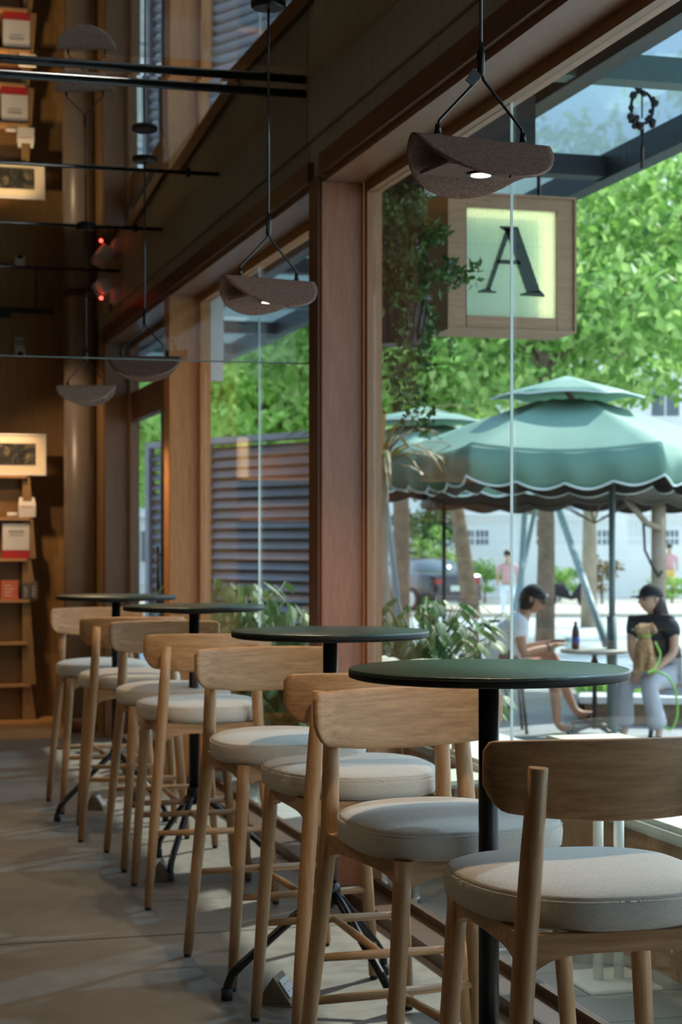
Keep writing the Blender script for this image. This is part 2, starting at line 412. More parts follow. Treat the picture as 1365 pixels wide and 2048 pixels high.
# mirrored ceiling in tilted panels, with rails at the joints
struct(MB().box((-4.2, -4.2, CEIL+.12), (UI, WB, CEIL+.2)).build('ceiling', 'black_rubber'))
V = [-4.2, 0.2, 3.65, 5.35, 7.01, 8.71, 10.34, 12.0, 13.72]
tilt = [0, 0, 0, .010, -.036, -.042, -.025, .0]
for k in range(8):
    a, b = V[k]+.004, V[k+1]-.004; c = (a+b)/2
    M = Matrix.Translation((0, c, CEIL+abs(tilt[k])*(b-a)/2)) @ Matrix.Rotation(tilt[k], 4, 'X')
    struct(MB().box((-4.05, a-c, 0), (UI-.002, b-c, .01)).build('ceiling', 'mirror_ceiling', M=M))
for k, v in enumerate(V[1:-1]):
    thick = v == 7.01
    r = empty('ceiling_rail', (0, v, CEIL-(.012 if thick else .004)), label='thick dark rail along the top edge of the hanging glass screen' if thick else
              ['', '', '', '', 'first thin dark ceiling rail behind the glass screen', 'second thin dark ceiling rail behind the glass screen', 'thin dark ceiling rail just above the emergency light'][k] or 'thin dark rail across the mirrored ceiling nearer than the glass screen',
              cat='rail', group='rails across the mirrored ceiling')
    MB().tube([(-4.04, 0, 0), (UI-.004, 0, 0)], .017 if thick else .006, 10).build('rod', 'black_metal', r)
    for q in range(5 if v > 6 else 3):
        x = UI-.16-q*1.1
        m = MB().cbox((x, 0, -.004), (.022, .02, .03))
        m.build('clip', 'black_metal', r)
# hanging smoke-curtain glass
g = empty('glass_screen', (0, 6.96, 2.08), label='hanging clear glass screen below the thick ceiling rail, its bottom edge a thin bright line', cat='glass screen')
MB().box((-4.04, -.004, .008), (UI-.004, .004, CEIL-2.08-.045)).build('pane', 'smoke_glass', g)
MB().box((-4.04, -.005, .003), (UI-.004, .005, .0075)).build('edge_strip', 'grey_pole', g)

# round column
c = empty('round_column', (1.69, 13.2, 0), label='smooth grey beige round column between the shelves and the window wall', cat='column')
MB().lathe([(.118, 0), (.118, CEIL-.03)], 40).build('shaft', 'column_plaster', c)
MB().lathe([(.124, 0), (.124, .10), (.119, .105)], 40).build('base_ring', 'dark_door', c)
# platform in front of the shelves
struct(MB().box((-4.05, 12.75, 0), (1.56, WB, .065)).build('trim_11', 'shelf_edge', bevel=.004))

# ------------------------------------------------------------------ display shelf
sh = empty('display_shelf', (0, 13.45, .065), label='tall wooden wall shelf with a stepped slanting right edge, beside the round column', cat='shelf')
S0 = 13.45; y0 = 0; y1 = WB-13.45-.002
zs = [.33, .64, .952, 1.255, 1.556, 1.867]
MB().box((-3.9, .10, 0), (1.30, y1, 2.0)).build('back_panel', 'shelf_wood', sh)
for i, z in enumerate(zs):
    MB().box((-3.9, 0, z-.02-.065), (1.33 if i % 2 else 1.35, .099, z-.065)).build('shelf_board', 'shelf_edge', sh)
    if i > 2: pass
sd = MB(); ed = [(1.302, 0), (1.302, 1.86-.065+.02)]
# stepped slanting edge panel on the right
poly = [(1.302, 0), (1.40, 0), (1.36, .26), (1.40, .26), (1.355, .88), (1.41, .88), (1.36, 1.19), (1.40, 1.19), (1.355, 1.79), (1.302, 1.79)]
MB().prism(poly, 'y', .03, y1).build('side_panel', 'wall_wood', sh)
for z in (.17, .48, .80, 1.10):
    for x in (.45, .78, 1.12): MB().cbox((x, .0985, z), (.028, .006, .028)).build('peg_hole', 'black_rubber', sh)

def on_shelf(px, i, name, w, h, dpt, mats, label, cat, group=None, builder=None):
    Yc = 13.25; p = at(px, 1000, Yc); e = empty(name, (p.x, 13.47, zs[i]+.0005), label=label, cat=cat, group=group)
    builder(e, w, h, dpt); return e
def framed(e, w, h, dp):
    M = Matrix.Rotation(R(-4), 4, 'X')
    m = MB(); t = .012
    for a, b in (((-w/2, 0, 0), (w/2, .018, t)), ((-w/2, 0, h-t), (w/2, .018, h)), ((-w/2, 0, t), (-w/2+t, .018, h-t)), ((w/2-t, 0, t), (w/2, .018, h-t))): m.box(a, b)
    m.build('frame', 'white_plastic', e); MB().box((-w/2+t, .006, t), (w/2-t, .014, h-t)).build('mat_board', 'mat_paper', e)
    MB().box((-w/2+.10, .0035, .075), (w/2-.075, .0058, h-.07)).build('photograph', 'photo_print', e)
def printbox(e, w, h, dp):
    MB().box((-w/2, 0, .06), (w/2, dp, h)).build('upper_sleeve', 'paper', e, bevel=.002)
    MB().box((-w/2, 0, 0), (w/2, dp, .0595)).build('lower_band', 'red_print', e, bevel=.002)
    m = MB()
    for i in range(5):
        x = -.05+i*.022; m.box((x, -.0015, h*.72), (x+.004, -.0002, h*.82)); m.box((x, -.0015, h*.77), (x+.014, -.0002, h*.79)); m.box((x+.011, -.0015, h*.72), (x+.014, -.0002, h*.80))
    m.box((-.045, -.0015, h*.66), (.05, -.0002, h*.675)); m.build('lettering', 'ink', e)
def bag(e, w, h, dp):
    MB().loft([[(-w/2, 0, 0), (w/2, 0, 0), (w/2, dp, 0), (-w/2, dp, 0)], [(-w/2, 0, h*.6), (w/2, 0, h*.6), (w/2, dp, h*.6), (-w/2, dp, h*.6)], [(-w*.45, dp*.3, h*.95), (w*.45, dp*.3, h*.95), (w*.45, dp*.5, h*.95), (-w*.45, dp*.5, h*.95)], [(-w*.48, dp*.3, h), (w*.48, dp*.3, h), (w*.48, dp*.5, h), (-w*.48, dp*.5, h)]], smooth=False).build('bag_body', 'paper', e, bevel=.004)
    MB().box((-w*.3, -.001, h*.50), (w*.3, -.0002, h*.53)).build('seal', 'orange_print', e)
def roll(e, w, h, dp):
    MB().tube([(-w/2, h/2, h/2), (w/2, h/2, h/2)], h/2, 16).build('tube_body', 'paper', e); MB().tube([(w/2, h/2, h/2), (w/2+.006, h/2, h/2)], h/2*.8, 16).build('cap', 'ink', e)
def carton(mat):
    def f(e, w, h, dp):
        MB().box((-w/2, 0, 0), (w/2, dp, h)).build('carton_body', mat, e, bevel=.003)
        m = MB()
        for k in range(4): m.box((-w*.3, -.001, h*(.2+.17*k)), (w*(.05+.08*(k % 3)), -.0002, h*(.24+.17*k)))
        m.build('print', 'paper', e)
    return f
on_shelf(28, 5, 'framed_picture', .48, .305, 0, 0, 'white framed dark photograph standing on the top shelf beside the round column', 'picture', None, framed)
on_shelf(57, 4, 'paper_bag', .125, .15, .06, 0, 'white folded coffee bag standing below the framed picture', 'bag', None, bag)
on_shelf(26, 4, 'paper_roll', .075, .038, 0, 0, 'small white cylinder lying left of the white folded bag', 'roll', None, roll)
on_shelf(34, 3, 'gift_box', .195, .255, .05, 0, 'tall white box with a red lower band on the third shelf from the top', 'box', None, printbox)
on_shelf(21, 2, 'tea_box', .125, .14, .06, 0, 'square orange red carton on the shelf below the red and white box', 'box', None, carton('orange_print'))
on_shelf(55, 2, 'dark_carton', .06, .12, .06, 0, 'black carton standing right next to the orange red carton', 'box', 'black cartons beside the orange carton', carton('ink'))
on_shelf(72, 2, 'dark_carton', .05, .13, .06, 0, 'black carton nearest the right end of the shelf beside the orange red carton', 'box', 'black cartons beside the orange carton', carton('ink'))

# emergency light and cameras, track spotlight
p = at(235, 585, 12.05)
e = empty('emergency_light', (UI, 12.05, 2.97), label='white twin head emergency light with a glowing red lamp on the beam, green tag below', cat='emergency light')
MB().box((-.05, -.09, 0), (-.0005, .09, .10)).build('housing', 'white_plastic', e, bevel=.01)
for s_ in (-1, 1):
    hd = MB().tube([(-.06, s_*.10, .13), (-.14, s_*.11, .09)], [.045, .055], 20).build('lamp_head', 'white_plastic', e)
    MB().tube([(-.1405, s_*.11, .09), (-.143, s_*.111, .088)], .045, 20).build('lens', 'white_metal', hd)
MB().ball((-.13, -.09, .02), .011).build('red_lamp', 'led_red', e); MB().cbox((-.055, .0, -.03), (.01, .04, .05)).build('green_tag', 'green_letter', e)
e = empty('security_camera', (1.30, WB, 2.78), label='white security camera on the back wall beside the top of the round column', cat='camera')
MB().cbox((0, -.02, .1), (.06, .038, .06)).build('bracket', 'white_plastic', e, bevel=.004)
MB().tube([(0, -.05, .08), (0, -.12, .0)], [.04, .036], 20).build('camera_body', 'white_plastic', e)
MB().tube([(0, -.1205, -.001), (0, -.124, -.004)], .024, 20).build('lens', 'black_rubber', e)
e = empty('track_spotlight', (1.05, 13.0, 3.0), label='black track rail with a downward cylinder spotlight hanging under the far ceiling', cat='spotlight')
MB().box((-3.0, -.03, .0), (.42, .03, .04)).build('track', 'black_metal', e); MB().cbox((0.05, 0, -.005), (.14, .07, .07)).build('adapter', 'black_metal', e)
MB().tube([(0, 0, -.02), (0, 0, -.22)], .035, 20).build('lamp_cylinder', 'black_metal', e)
for x in (-2.2, -.6, .3): MB().tube([(x, 0, .04), (x, 0, CEIL-3.0)], .006, 8).build('hanger', 'black_metal', e)

# ------------------------------------------------------------------ bar stool
def make_stool():
    r = empty('bar_stool'); r['category'] = 'bar stool'; r['group'] = 'oak bar stools with linen seats'
    N = 64
    def outline(k, sc=1, inset=0):
        a = 2*math.pi*k/N; c, s_ = math.cos(a), math.sin(a); e_ = 2/3.6
        x = abs(c)**e_*(1 if c > 0 else -1); y = abs(s_)**e_*(1 if s_ > 0 else -1)
        t = (y+1)/2                                     # 0 rear .. 1 front
        hw = .172+(.243-.172)*(1-(1-min(1, t*1.5))**2) - .012*max(0, t-.8)/.2
        return (x*(hw-inset), .005+y*(.243-inset)-(.012*(1-x*x) if y < 0 else -.010*(1-x*x)))
    def ring(inset, z, wav=0):
        q = []
        for k in range(N):
            x, y = outline(k, 1, inset); q.append((x, y, z+wav*math.sin(k*2.3)*.6+wav*math.sin(k*.9)))
        return q
    rs = [ring(.05, .690), ring(.012, .690), ring(.002, .697, .002), ring(0, .712), ring(-.001, .728), ring(.001, .742, .001), ring(.0045, .7465, .001), ring(.004, .7485, .001), ring(.010, .753), ring(.028, .760), ring(.06, .766), ring(.10, .770), ring(.16, .772)]
    seat = MB().loft(rs).build('seat', 'linen', r)
    st = MB()
    for k in range(0, N*6):
        kk = k/6; x, y = outline(kk, 1, .0005); x2, y2 = outline(kk+.09, 1, .0005)
        st.tube([(x, y, .7435), (x2, y2, .7435)], .0011, 4, False)
    st.build('stitching', 'stitch', seat)
    def leg_pt(kind, s_, z):
        if kind == 'F': t = z/.69; return Vector((s_*(.233-.045*t), .221+(.20-.221)*t, z))
        if z <= .69: t = z/.69; return Vector((s_*(.245-.060*t), -.275+(-.225+.275)*t, z))
        t = (z-.69)/.29; return Vector((s_*(.185-.015*t), -.225-.022*t, z))
    for s_ in (-1, 1):
        pts = [leg_pt('F', s_, z) for z in (.012, .30, .60, .6895)]
        l = MB().tube(pts, [.0155, .0185, .0205, .0205], 20).build('leg', 'oak_z', r)
        MB().tube([(pts[0].x, pts[0].y, 0), (pts[0].x, pts[0].y, .0118)], .012, 16).build('foot_glide', 'black_rubber', l)
        pts = [leg_pt('R', s_, z) for z in (.012, .30, .60, .70, .85, .985)]
        l = MB().tube(pts, [.0155, .019, .0215, .0215, .0205, .0175], 20).build('leg', 'oak_z', r)
        MB().tube([(pts[0].x, pts[0].y, 0), (pts[0].x, pts[0].y, .0118)], .012, 16).build('foot_glide', 'black_rubber', l)
    # apron rails with arched undersides
    ap = MB()
    def rail(x0, x1, y, th, axis):
        n = 14; top = .689; pl = []
        for k in range(n+1):
            t = k/n; x = x0+(x1-x0)*t; d_ = .036+.026*abs(2*t-1)**5; pl.append((x, top-d_))
        pl += [(x1, top), (x0, top)]
        ap.prism(pl, 'y' if axis == 'x' else 'x', y-th/2, y+th/2)
    rail(-.172, .172, .199, .022, 'x'); rail(-.170, .170, -.226, .022, 'x')
    for s_ in (-1, 1):
        n = 14; a = Vector((s_*.187, .185)); b = Vector((s_*.186, -.212)); poly = []
        rail2 = []
        for k in range(n+1):
            t = k/n; y = .185+(-.212-.185)*t; rail2.append((y, .689-(.036+.026*abs(2*t-1)**5)))
        rail2 += [(-.212, .689), (.185, .689)]
        ap.prism(rail2, 'x', s_*.187-.011, s_*.187+.011)
    ap.build('apron', 'oak_x', r)
    zr = .283
    a, b = leg_pt('F', -1, zr), leg_pt('F', 1, zr); c, d_ = leg_pt('R', -1, zr), leg_pt('R', 1, zr)
    MB().tube([a, (a+b)/2, b], [.010, .0125, .010], 14).build('stretcher', 'oak_x', r)
    MB().tube([c, (c+d_)/2, d_], [.010, .0125, .010], 14).build('stretcher', 'oak_x', r)
    MB().tube([(a+b)/2, (a+b+c+d_)/4, (c+d_)/2], [.0095, .012, .0095], 14).build('stretcher', 'oak_y', r)
    # backrest: bent board, belly at the bottom, rounded ends
    nx, hw = 48, .247
    def zt(t): return 1.030-.005*abs(t)**3-.016*max(0, (abs(t)-.93)/.07)**2.5
    def zb(t): return .882+.022*abs(t)**2.2+.042*max(0, (abs(t)-.82)/.18)**2.4
    def yc(t): return -.2205+.050*t*t
    rings = []
    for i in range(nx+1):
        t = -1+2*i/nx; x = hw*t; zt_, zb_ = zt(t), zb(t); y = yc(t); rr = []; th = .0105 if abs(t) < .97 else .0105*(1-((abs(t)-.97)/.03)*.45)
        hm_ = (zt_-zb_)/2; cm = (zt_+zb_)/2; sl = -.05
        for k in range(20):
            a_ = 2*math.pi*k/20; cc, ss = math.cos(a_), math.sin(a_); ez = abs(ss)**.28*(1 if ss > 0 else -1); ey = abs(cc)**.45*(1 if cc > 0 else -1)
            z = cm+hm_*ez; rr.append((x, y+th*ey+sl*(z-cm), z))
        rings.append(rr)
    MB().loft(rings).build('backrest', 'oak_x', r)
    return r
stool = make_stool()
P_ = [(1.362, 3.192, -.06, 0), (1.336, 3.955, .127, 1), (1.389, 4.868, .009, 0), (1.379, 5.679, .07, 1),
      (1.366, 6.988, -.03, 0), (1.383, 7.741, -.02, 1), (1.337, 8.582, -.088, 0), (1.319, 9.422, .005, 1)]
SL = ['nearest bar stool, seen from behind, its oak backrest cut by the right edge',
      'bar stool facing the camera, light oak backrest right under the nearest tabletop',
      'bar stool seen from behind whose shaded backrest pokes out left of the nearest tabletop',
      'bar stool facing the camera on the far side of the second table from the front',
      'bar stool seen from behind on the near side of the third table from the front',
      'bar stool facing the camera on the far side of the third table from the front',
      'bar stool seen from behind on the near side of the farthest table',
      'farthest bar stool, facing the camera beside the shelves, beyond the farthest table']
for i, (u, v, a, far) in enumerate(P_):
    o = stool if i == 0 else dup(stool)
    o.location = (u, v, 0); o.rotation_euler = (0, 0, a+(math.pi if far else 0)); o['label'] = SL[i]

# ------------------------------------------------------------------ tables
def make_table():
    r = empty('bar_table'); r['category'] = 'table'; r['group'] = 'round dark green bar tables along the window'
    MB().lathe([(0.0001, 1.088), (.288, 1.088), (.2995, 1.0915), (.3005, 1.098), (.3005, 1.1045)], 96).build('table_edge', 'black_edge', r)
    MB().lathe([(.3005, 1.1045), (.299, 1.1088), (.296, 1.1100), (.0001, 1.1100)], 96).build('tabletop', 'tabletop_green', r)
    MB().lathe([(.022, .29), (.022, 1.0765)], 28).build('pole', 'black_metal', r)
    MB().lathe([(.10, 1.0768), (.10, 1.0878)], 32).build('mounting_plate', 'black_metal', r)
    MB().lathe([(.024, .27), (.032, .285), (.032, .33), (.024, .345)], 28).build('hub', 'black_metal', r)
    for a in (186, 302, 54):
        c, s_ = math.cos(R(a)), math.sin(R(a)); pr = [(.02, .315), (.06, .285), (.27, .105), (.30, .075), (.312, .045), (.315, .02)]
        l = MB().tube([(c*q, s_*q, z) for q, z in pr], .0135, 14).build('leg', 'black_metal', r)
        MB().tube([(c*.315, s_*.315, 0), (c*.315, s_*.315, .035)], .0175, 16).build('foot_cap', 'black_rubber', l)
    return r
tb = make_table()
TP = [(1.339, 3.645, 20, 'nearest round dark green bar table in front of the glass'), (1.438, 5.309, -12, 'second round bar table from the front, its top crossing the near wooden pier'),
      (1.446, 7.538, 55, 'third round dark bar table from the front, at the second window'), (1.34, 9.06, 10, 'farthest round dark bar table, near the round column')]
for i, (u, v, a, l) in enumerate(TP):
    o = tb if i == 0 else dup(tb)
    o.location = (u, v, 0); o.rotation_euler = (0, 0, R(a)); o['label'] = l

# ------------------------------------------------------------------ pendants
def make_pendant(leather):
    r = empty('pendant_lamp'); r['category'] = 'pendant lamp'; r['group'] = 'folded leather pendant lamps above the bar tables'
    Rd = .168
    def fold(b):                                    # b across the fold -> (y, z), each leaf flaring out from a tight ridge
        s_ = 1 if b >= 0 else -1; q = abs(b); end = R(40); rad = .012; arc = rad*end
        if q < .003: return (s_*q, 0)
        q -= .003
        if q < arc:
            t = q/rad; return (s_*(.003+rad*math.sin(t)), -rad*(1-math.cos(t)))
        m = q-arc
        return (s_*(.003+rad*math.sin(end)+m*math.cos(end)), -rad*(1-math.cos(end))-m*math.sin(end))
    m = MB(); nb, na = 48, 24; top = []; bot = []
    for i in range(nb+1):
        b = -Rd*math.cos(math.pi*i/nb)*.9999; hwid = math.sqrt(max(Rd*Rd-b*b, 1e-8)); y, z = fold(b)
        y2, z2 = fold(b+.001); n = Vector((0, -(z2-z), y2-y)); n.normalize(); n *= .0032
        top.append([(hwid*(-1+2*k/na), y+n.y, z+n.z) for k in range(na+1)]); bot.append([(hwid*(-1+2*k/na), y-n.y, z-n.z) for k in range(na+1)])
    for g_ in (top, bot):
        vs = [p for q in g_ for p in q]; m.add(vs, [(i*(na+1)+k, i*(na+1)+k+1, (i+1)*(na+1)+k+1, (i+1)*(na+1)+k) for i in range(nb) for k in range(na)], True)
    for k in (0, na):
        vs = [q[k] for q in top]+[q[k] for q in bot]; n_ = nb+1
        m.add(vs, [(i, i+1, n_+i+1, n_+i) for i in range(nb)], False)
    m.build('lamp_shade', leather, r)
    MB().box((-.118, -.066, -.072), (.118, .066, -.064)).build('light_board', leather, r, bevel=.002)
    bd = MB().tube([(0, 0, -.0725), (0, 0, -.077)], .030, 28).build('lamp_ring', 'black_metal', r)
    MB().tube([(0, 0, -.0772), (0, 0, -.0785)], .022, 28).build('led_disc', 'led_warm', bd)
    for s_ in (-1, 1):
        MB().tube([(s_*.106, 0, .004), (s_*.106, 0, .026)], [.008, .006], 12).build('socket', 'black_metal', r)
        MB().tube([(s_*.106, 0, .02), (s_*.103, 0, .034), (s_*.006, 0, .134), (s_*.002, 0, .15)], .0034, 10).build('wire', 'black_metal', r)
    MB().tube([(0, 0, .14), (0, 0, .15), (0, 0, .19), (0, 0, .215)], [.006, .009, .009, .005], 12).build('sleeve', 'black_metal', r)
    MB().tube([(0, 0, .21), (0, 0, CEIL-2.25-.04)], .0042, 10).build('cord', 'cord_metal', r)
    MB().lathe([(.05, CEIL-2.25-.042), (.058, CEIL-2.25-.036), (.058, CEIL-2.25-.018)], 28).build('ceiling_cup', 'black_metal', r)
    return r
pd = make_pendant('leather')
PP = [(1.36, 3.753, 2.262, 8.5, 'nearest brown folded leather pendant lamp, hanging in front of the lit letter sign'),
      (1.36, 5.797, 2.243, 15, 'second brown folded pendant lamp from the front, hanging just left of the near wooden pier'),
      (1.345, 8.21, 2.225, -10, 'dark folded pendant lamp hanging in front of the far orange wooden pier')]
for i, (u, v, z, a, l) in enumerate(PP):
    o = pd if i == 0 else dup(pd)
    o.location = (u, v, z); o.rotation_euler = (0, 0, R(a)); o['label'] = l; o.scale = (1, 1, 1)
tg = MB().cbox((0, 0, 0), (.022, .003, .034), Matrix.Rotation(R(35), 4, 'Y')); tgo = tg.build('tag', 'black_metal', pd, loc=(-.022, -.005, .135))
p4 = make_pendant('leather_grey'); p4.location = (1.36, 10.36, 2.27); p4.rotation_euler = (0, 0, R(-17)); p4['label'] = 'farthest pendant lamp, a pale half disc in front of the round column'

# ------------------------------------------------------------------ floor sockets
def make_socket():
    r = empty('floor_socket'); r['category'] = 'floor socket'; r['group'] = 'flip up floor sockets'
    MB().box((-.062, -.062, .0005), (.062, .062, .005)).build('base_plate', 'brass', r)
    MB().prism([(-.055, .005), (.055, .005), (0.0, .085)], 'x', -.05, .05).build('housing', 'brass', r, bevel=.002)
    M = Matrix.Translation((0, -.030, .046)) @ Matrix.Rotation(math.atan2(.08, .055), 4, 'X')
    MB().box((-.034, -.030, .0), (.034, .030, .0035), M).build('socket_plate', 'white_plastic', r)
    m = MB()
    for x in (-.016, .016):
        for y in (-.012, .012): m.box((x-.004, y-.0015, .0036), (x+.004, y+.0015, .0046), M)
    m.build('socket_slot', 'black_rubber', r)
    return r
fs = make_socket()
for i, (px, py, a, l) in enumerate([(556, 2003, 60, 'nearest flip up floor socket, beside the foot of the second table'), (322, 1760, 75, 'flip up floor socket by the feet of the third table'), (190, 1618, 70, 'small flip up floor socket near the farthest table')]):
    o = fs if i == 0 else dup(fs); q = atz(px, py, 0); o.location = (q.x, q.y, 0); o.rotation_euler = (0, 0, R(a)); o['label'] = l

# ================================================================== OUTSIDE
GZ = -.2
def gz(Y):
    return GZ if Y < 18 else GZ-(min(Y, 45)-18)/27*.4
def strip(name, mat, Ys, x0, x1, dz=0, zf=gz):
    m = MB(); vs = []; fs = []
    for Y in Ys:
        for X in (x0, x1): vs.append(cam2w(X, Y, zf(Y)+dz))
    n = len(Ys)
    vs += [v-Vector((0, 0, .15)) for v in vs]
    for i in range(n-1):
        fs.append((2*i, 2*i+1, 2*i+3, 2*i+2)); o_ = 2*n; fs.append((o_+2*i, o_+2*i+2, o_+2*i+3, o_+2*i+1))
        fs.append((2*i, 2*i+2, o_+2*i+2, o_+2*i)); fs.append((2*i+1, o_+2*i+1, o_+2*i+3, 2*i+3))
    fs.append((0, 2*n, 2*n+1, 1)); fs.append((2*n-2, 2*n-1, 4*n-1, 4*n-2))
    m.add(vs, fs); return struct(m.build(name, mat))
struct(MB().box((2.06, -4, -.35), (3.9, 15, 0)).build('terrace', 'paving'))
m = MB(); m.box((3.9, -6, -.5), (14, 20.5, GZ)); m.box((2.06, 15, -.5), (3.9, 20.5, GZ)); m.box((-6, 14.2, -.5), (2.06, 20.5, GZ-.001))
struct(m.build('plaza', 'paving'))
strip('street', 'asphalt', [20.6, 25, 30, 38, 47], -30, 30)
strip('sidewalk', 'sidewalk', [47.01, 52, 70, 90], -40, 40, .12)

# bench with cushion along the window, small white table
b = empty('window_bench', (2.53, 0, 0), label='long wooden bench with a pale cushion running along the outside of the glass', cat='bench')
bb = MB(); bb.box((0, 3.0, .0), (.035, 9.0, .43)); bb.box((.40, 3.0, 0), (.43, 9.0, .43)); bb.box((.035, 3.0, .40), (.40, 9.0, .43)); bb.build('box_frame', 'bench_wood', b)
pp = MB()
for v in (3.2, 4.4, 5.6, 6.8, 8.0, 8.9): pp.box((-.02, v-.03, 0), (-.0005, v+.03, .425))
pp.build('post', 'sign_wood', b)
MB().box((-.03, 3.0, .431), (.44, 5.98, .49)).build('cushion', 'linen_out', b, bevel=.018); MB().box((-.03, 6.0, .431), (.44, 9.0, .49)).build('cushion', 'linen_out', b, bevel=.018)
q = atz(1206, 1966, 0)
t = empty('outdoor_table', (q.x+.02, q.y, 0), label='small pale square table on twin white posts just outside the glass', cat='table')
MB().box((-.12, -.14, .0005), (.12, .14, .012)).build('base_plate', 'white_metal', t, bevel=.003)
for s_ in (-1, 1): MB().tube([(s_*.035, 0, .012), (s_*.035, 0, .737)], .016, 18).build('post', 'white_metal', t)
MB().box((-.13, -.27, .737), (.13, .20, .757)).build('tabletop', 'cream', t, bevel=.004)
q = atz(800, 1560, 0)
t2 = empty('outdoor_table', (2.32, 6.05+1.6, 0), label='pale low side table with folded cream paper on it, outside beside the near wooden pier', cat='table')
# outdoor stools / chair with white legs near the glass
def white_chair(loc, rz, label):
    e = empty('outdoor_chair', loc, rz, label=label, cat='chair', group='pale metal chairs on the terrace')
    for sx in (-1, 1):
        for sy in (-1, 1): 
            l = MB().tube([(sx*.17, sy*.16, .02), (sx*.15, sy*.14, .43)], .016, 14).build('leg', 'white_metal', e)
            MB().tube([(sx*.171, sy*.161, 0), (sx*.171, sy*.161, .025)], .02, 12).build('foot_cap', 'steel', l)
    MB().box((-.19, -.18, .431), (.19, .18, .46)).build('seat', 'cream', e, bevel=.01)
white_chair((2.27, 6.75, 0), .1, 'pale stool with white tube legs outside, seen between the legs of the second table group')
t2m = MB().box((-.18, -.35, .56), (.18, .35, .60)).build('tabletop', 'bench_wood', t2, bevel=.003)
for sx in (-1, 1):
    for sy in (-1, 1): MB().box((sx*.15-.018, sy*.3-.018, 0), (sx*.15+.018, sy*.3+.018, .5595)).build('leg', 'bench_wood', t2)
# wood planter box + cream cloth seen beyond the second table
q = at(800, 1345, 7.9)
e = empty('wooden_crate_table', (q.x, q.y, 0), label='low wooden table outside, right of the near wooden pier, holding a cream sheet', cat='table')
MB().box((-.20, -.22, .70), (.26, .22, .84)).build('body', 'bench_wood', e, bevel=.004)
for sx in (-1, 1):
    for sy in (-1, 1): MB().box((sx*.17+.03-.02, sy*.19-.02, 0), (sx*.17+.03+.02, sy*.19+.02, .6995)).build('leg', 'bench_wood', e)
sh_ = MB(); vs = []; n = 10
for i in range(n+1):
    for k in range(n+1): vs.append((-.14+.36*i/n, -.16+.30*k/n, .003+.02*max(0, math.sin(i*.6))*(i/n < .4)+.012*math.sin(k*.7+i*.5)**2))
vs2 = [(x, y, z+.002) for x, y, z in vs]
sh_.add(vs, [(i*(n+1)+k, i*(n+1)+k+1, (i+1)*(n+1)+k+1, (i+1)*(n+1)+k) for i in range(n) for k in range(n)], True)
sh_.add(vs2, [(i*(n+1)+k, i*(n+1)+k+1, (i+1)*(n+1)+k+1, (i+1)*(n+1)+k) for i in range(n) for k in range(n)], True)
tag(sh_.build('cream_sheet', 'cream', loc=(q.x, q.y, .840)), 'creased cream sheet lying on the low wooden table outside', 'sheet')

# ------------------------------------------------------------------ steel canopy
cn = empty('steel_canopy', (0, 0, 3.32), label='dark steel and glass canopy over the terrace', cat='canopy')
for u in (2.12, 3.03, 4.0):
    MB().box((u-.05, -3, 0), (u+.05, 20.6, .14)).build('beam', 'dark_steel', cn)
for k, v in enumerate([-1.0, 1.2, 3.3, 5.2, 7.1, 9.0, 10.9, 12.8, 14.7, 16.6, 18.5, 20.4]):
    MB().box((2.171, v-.06, .01), (2.979, v+.06, .12)).build('beam', 'dark_steel' if k % 2 else 'teal_steel', cn); MB().box((3.081, v-.06, .01), (3.949, v+.06, .12)).build('beam', 'dark_steel' if k % 2 else 'teal_steel', cn)
MB().box((2.09, -3, .145), (3.08, 20.6, .155)).build('roof_panel', 'dark_steel', cn)
MB().box((3.085, -3, .145), (4.1, 20.6, .155)).build('roof_panel', 'roof_glass', cn)
MB().box((2.60, 7.35, -.24), (2.92, 8.0, .005)).build('unit_box', 'dark_steel', cn, bevel=.01)
for v in (20.3,): MB().tube([(4.0, v, -3.32-.2), (4.0, v, -.001)], .05, 14).build('post', 'dark_steel', cn)
q = at(1285, 215, 8.3)
e = empty('hanging_wreath', q, label='small black wreath ornament hanging below the steel canopy', cat='ornament')
m = MB(); rw = random.Random(3); m.tube([(math.cos(a*.3927)*.055, 0, math.sin(a*.3927)*.075) for a in range(17)], .008, 8)
for a in range(26):
    aa = rw.random()*6.283; rr_ = rw.gauss(1, .16); m.ball((math.cos(aa)*.058*rr_, rw.gauss(0, .01), math.sin(aa)*.078*rr_), .008+.012*rw.random(), 8, 6)
m.build('ring', 'black_metal', e); MB().tube([(0, 0, .08), (0, 0, 3.32-q.z)], .004, 6).build('hanger', 'black_metal', e); MB().tube([(0, 0, -.09), (0, 0, -.28)], .009, 6).build('tail', 'black_metal', e)

# ------------------------------------------------------------------ letter sign
q = at(1025, 526, 8.9)
sg = empty('letter_sign', (q.x, q.y, q.z), label='square wooden lightbox sign with a dark green letter A, hanging outside the first window', cat='sign')
W2, D2 = .325, .30
m = MB()
m.box((-W2, 0, -W2), (-.238, .03, W2)); m.box((.238, 0, -W2), (W2, .03, W2)); m.box((-.238, 0, .265), (.238, .03, W2)); m.box((-.238, 0, -W2), (.238, .03, -.265))
m.build('front_frame', 'sign_wood', sg, bevel=.002)
m = MB(); m.box((-W2-.012, -.012, -W2-.012), (-W2-.0005, D2, W2+.012)); m.box((W2+.0005, -.012, -W2-.012), (W2+.012, D2, W2+.012)); m.box((-W2, -.012, W2+.0005), (W2, D2, W2+.012)); m.box((-W2, -.012, -W2-.012), (W2, D2, -W2-.0005))
m.build('case', 'sign_wood', sg)
MB().box((-.32, .10, -.32), (.32, .11, .32)).build('back_panel', 'sign_back', sg)
MB().box((-.238, .04, .225), (.238, .06, .262)).build('led_strip', 'led_yellow', sg); MB().box((.165, .04, -.262), (.235, .06, .2245)).build('led_strip', 'led_yellow', sg)
fl = MB(); nn = 38; poly = []
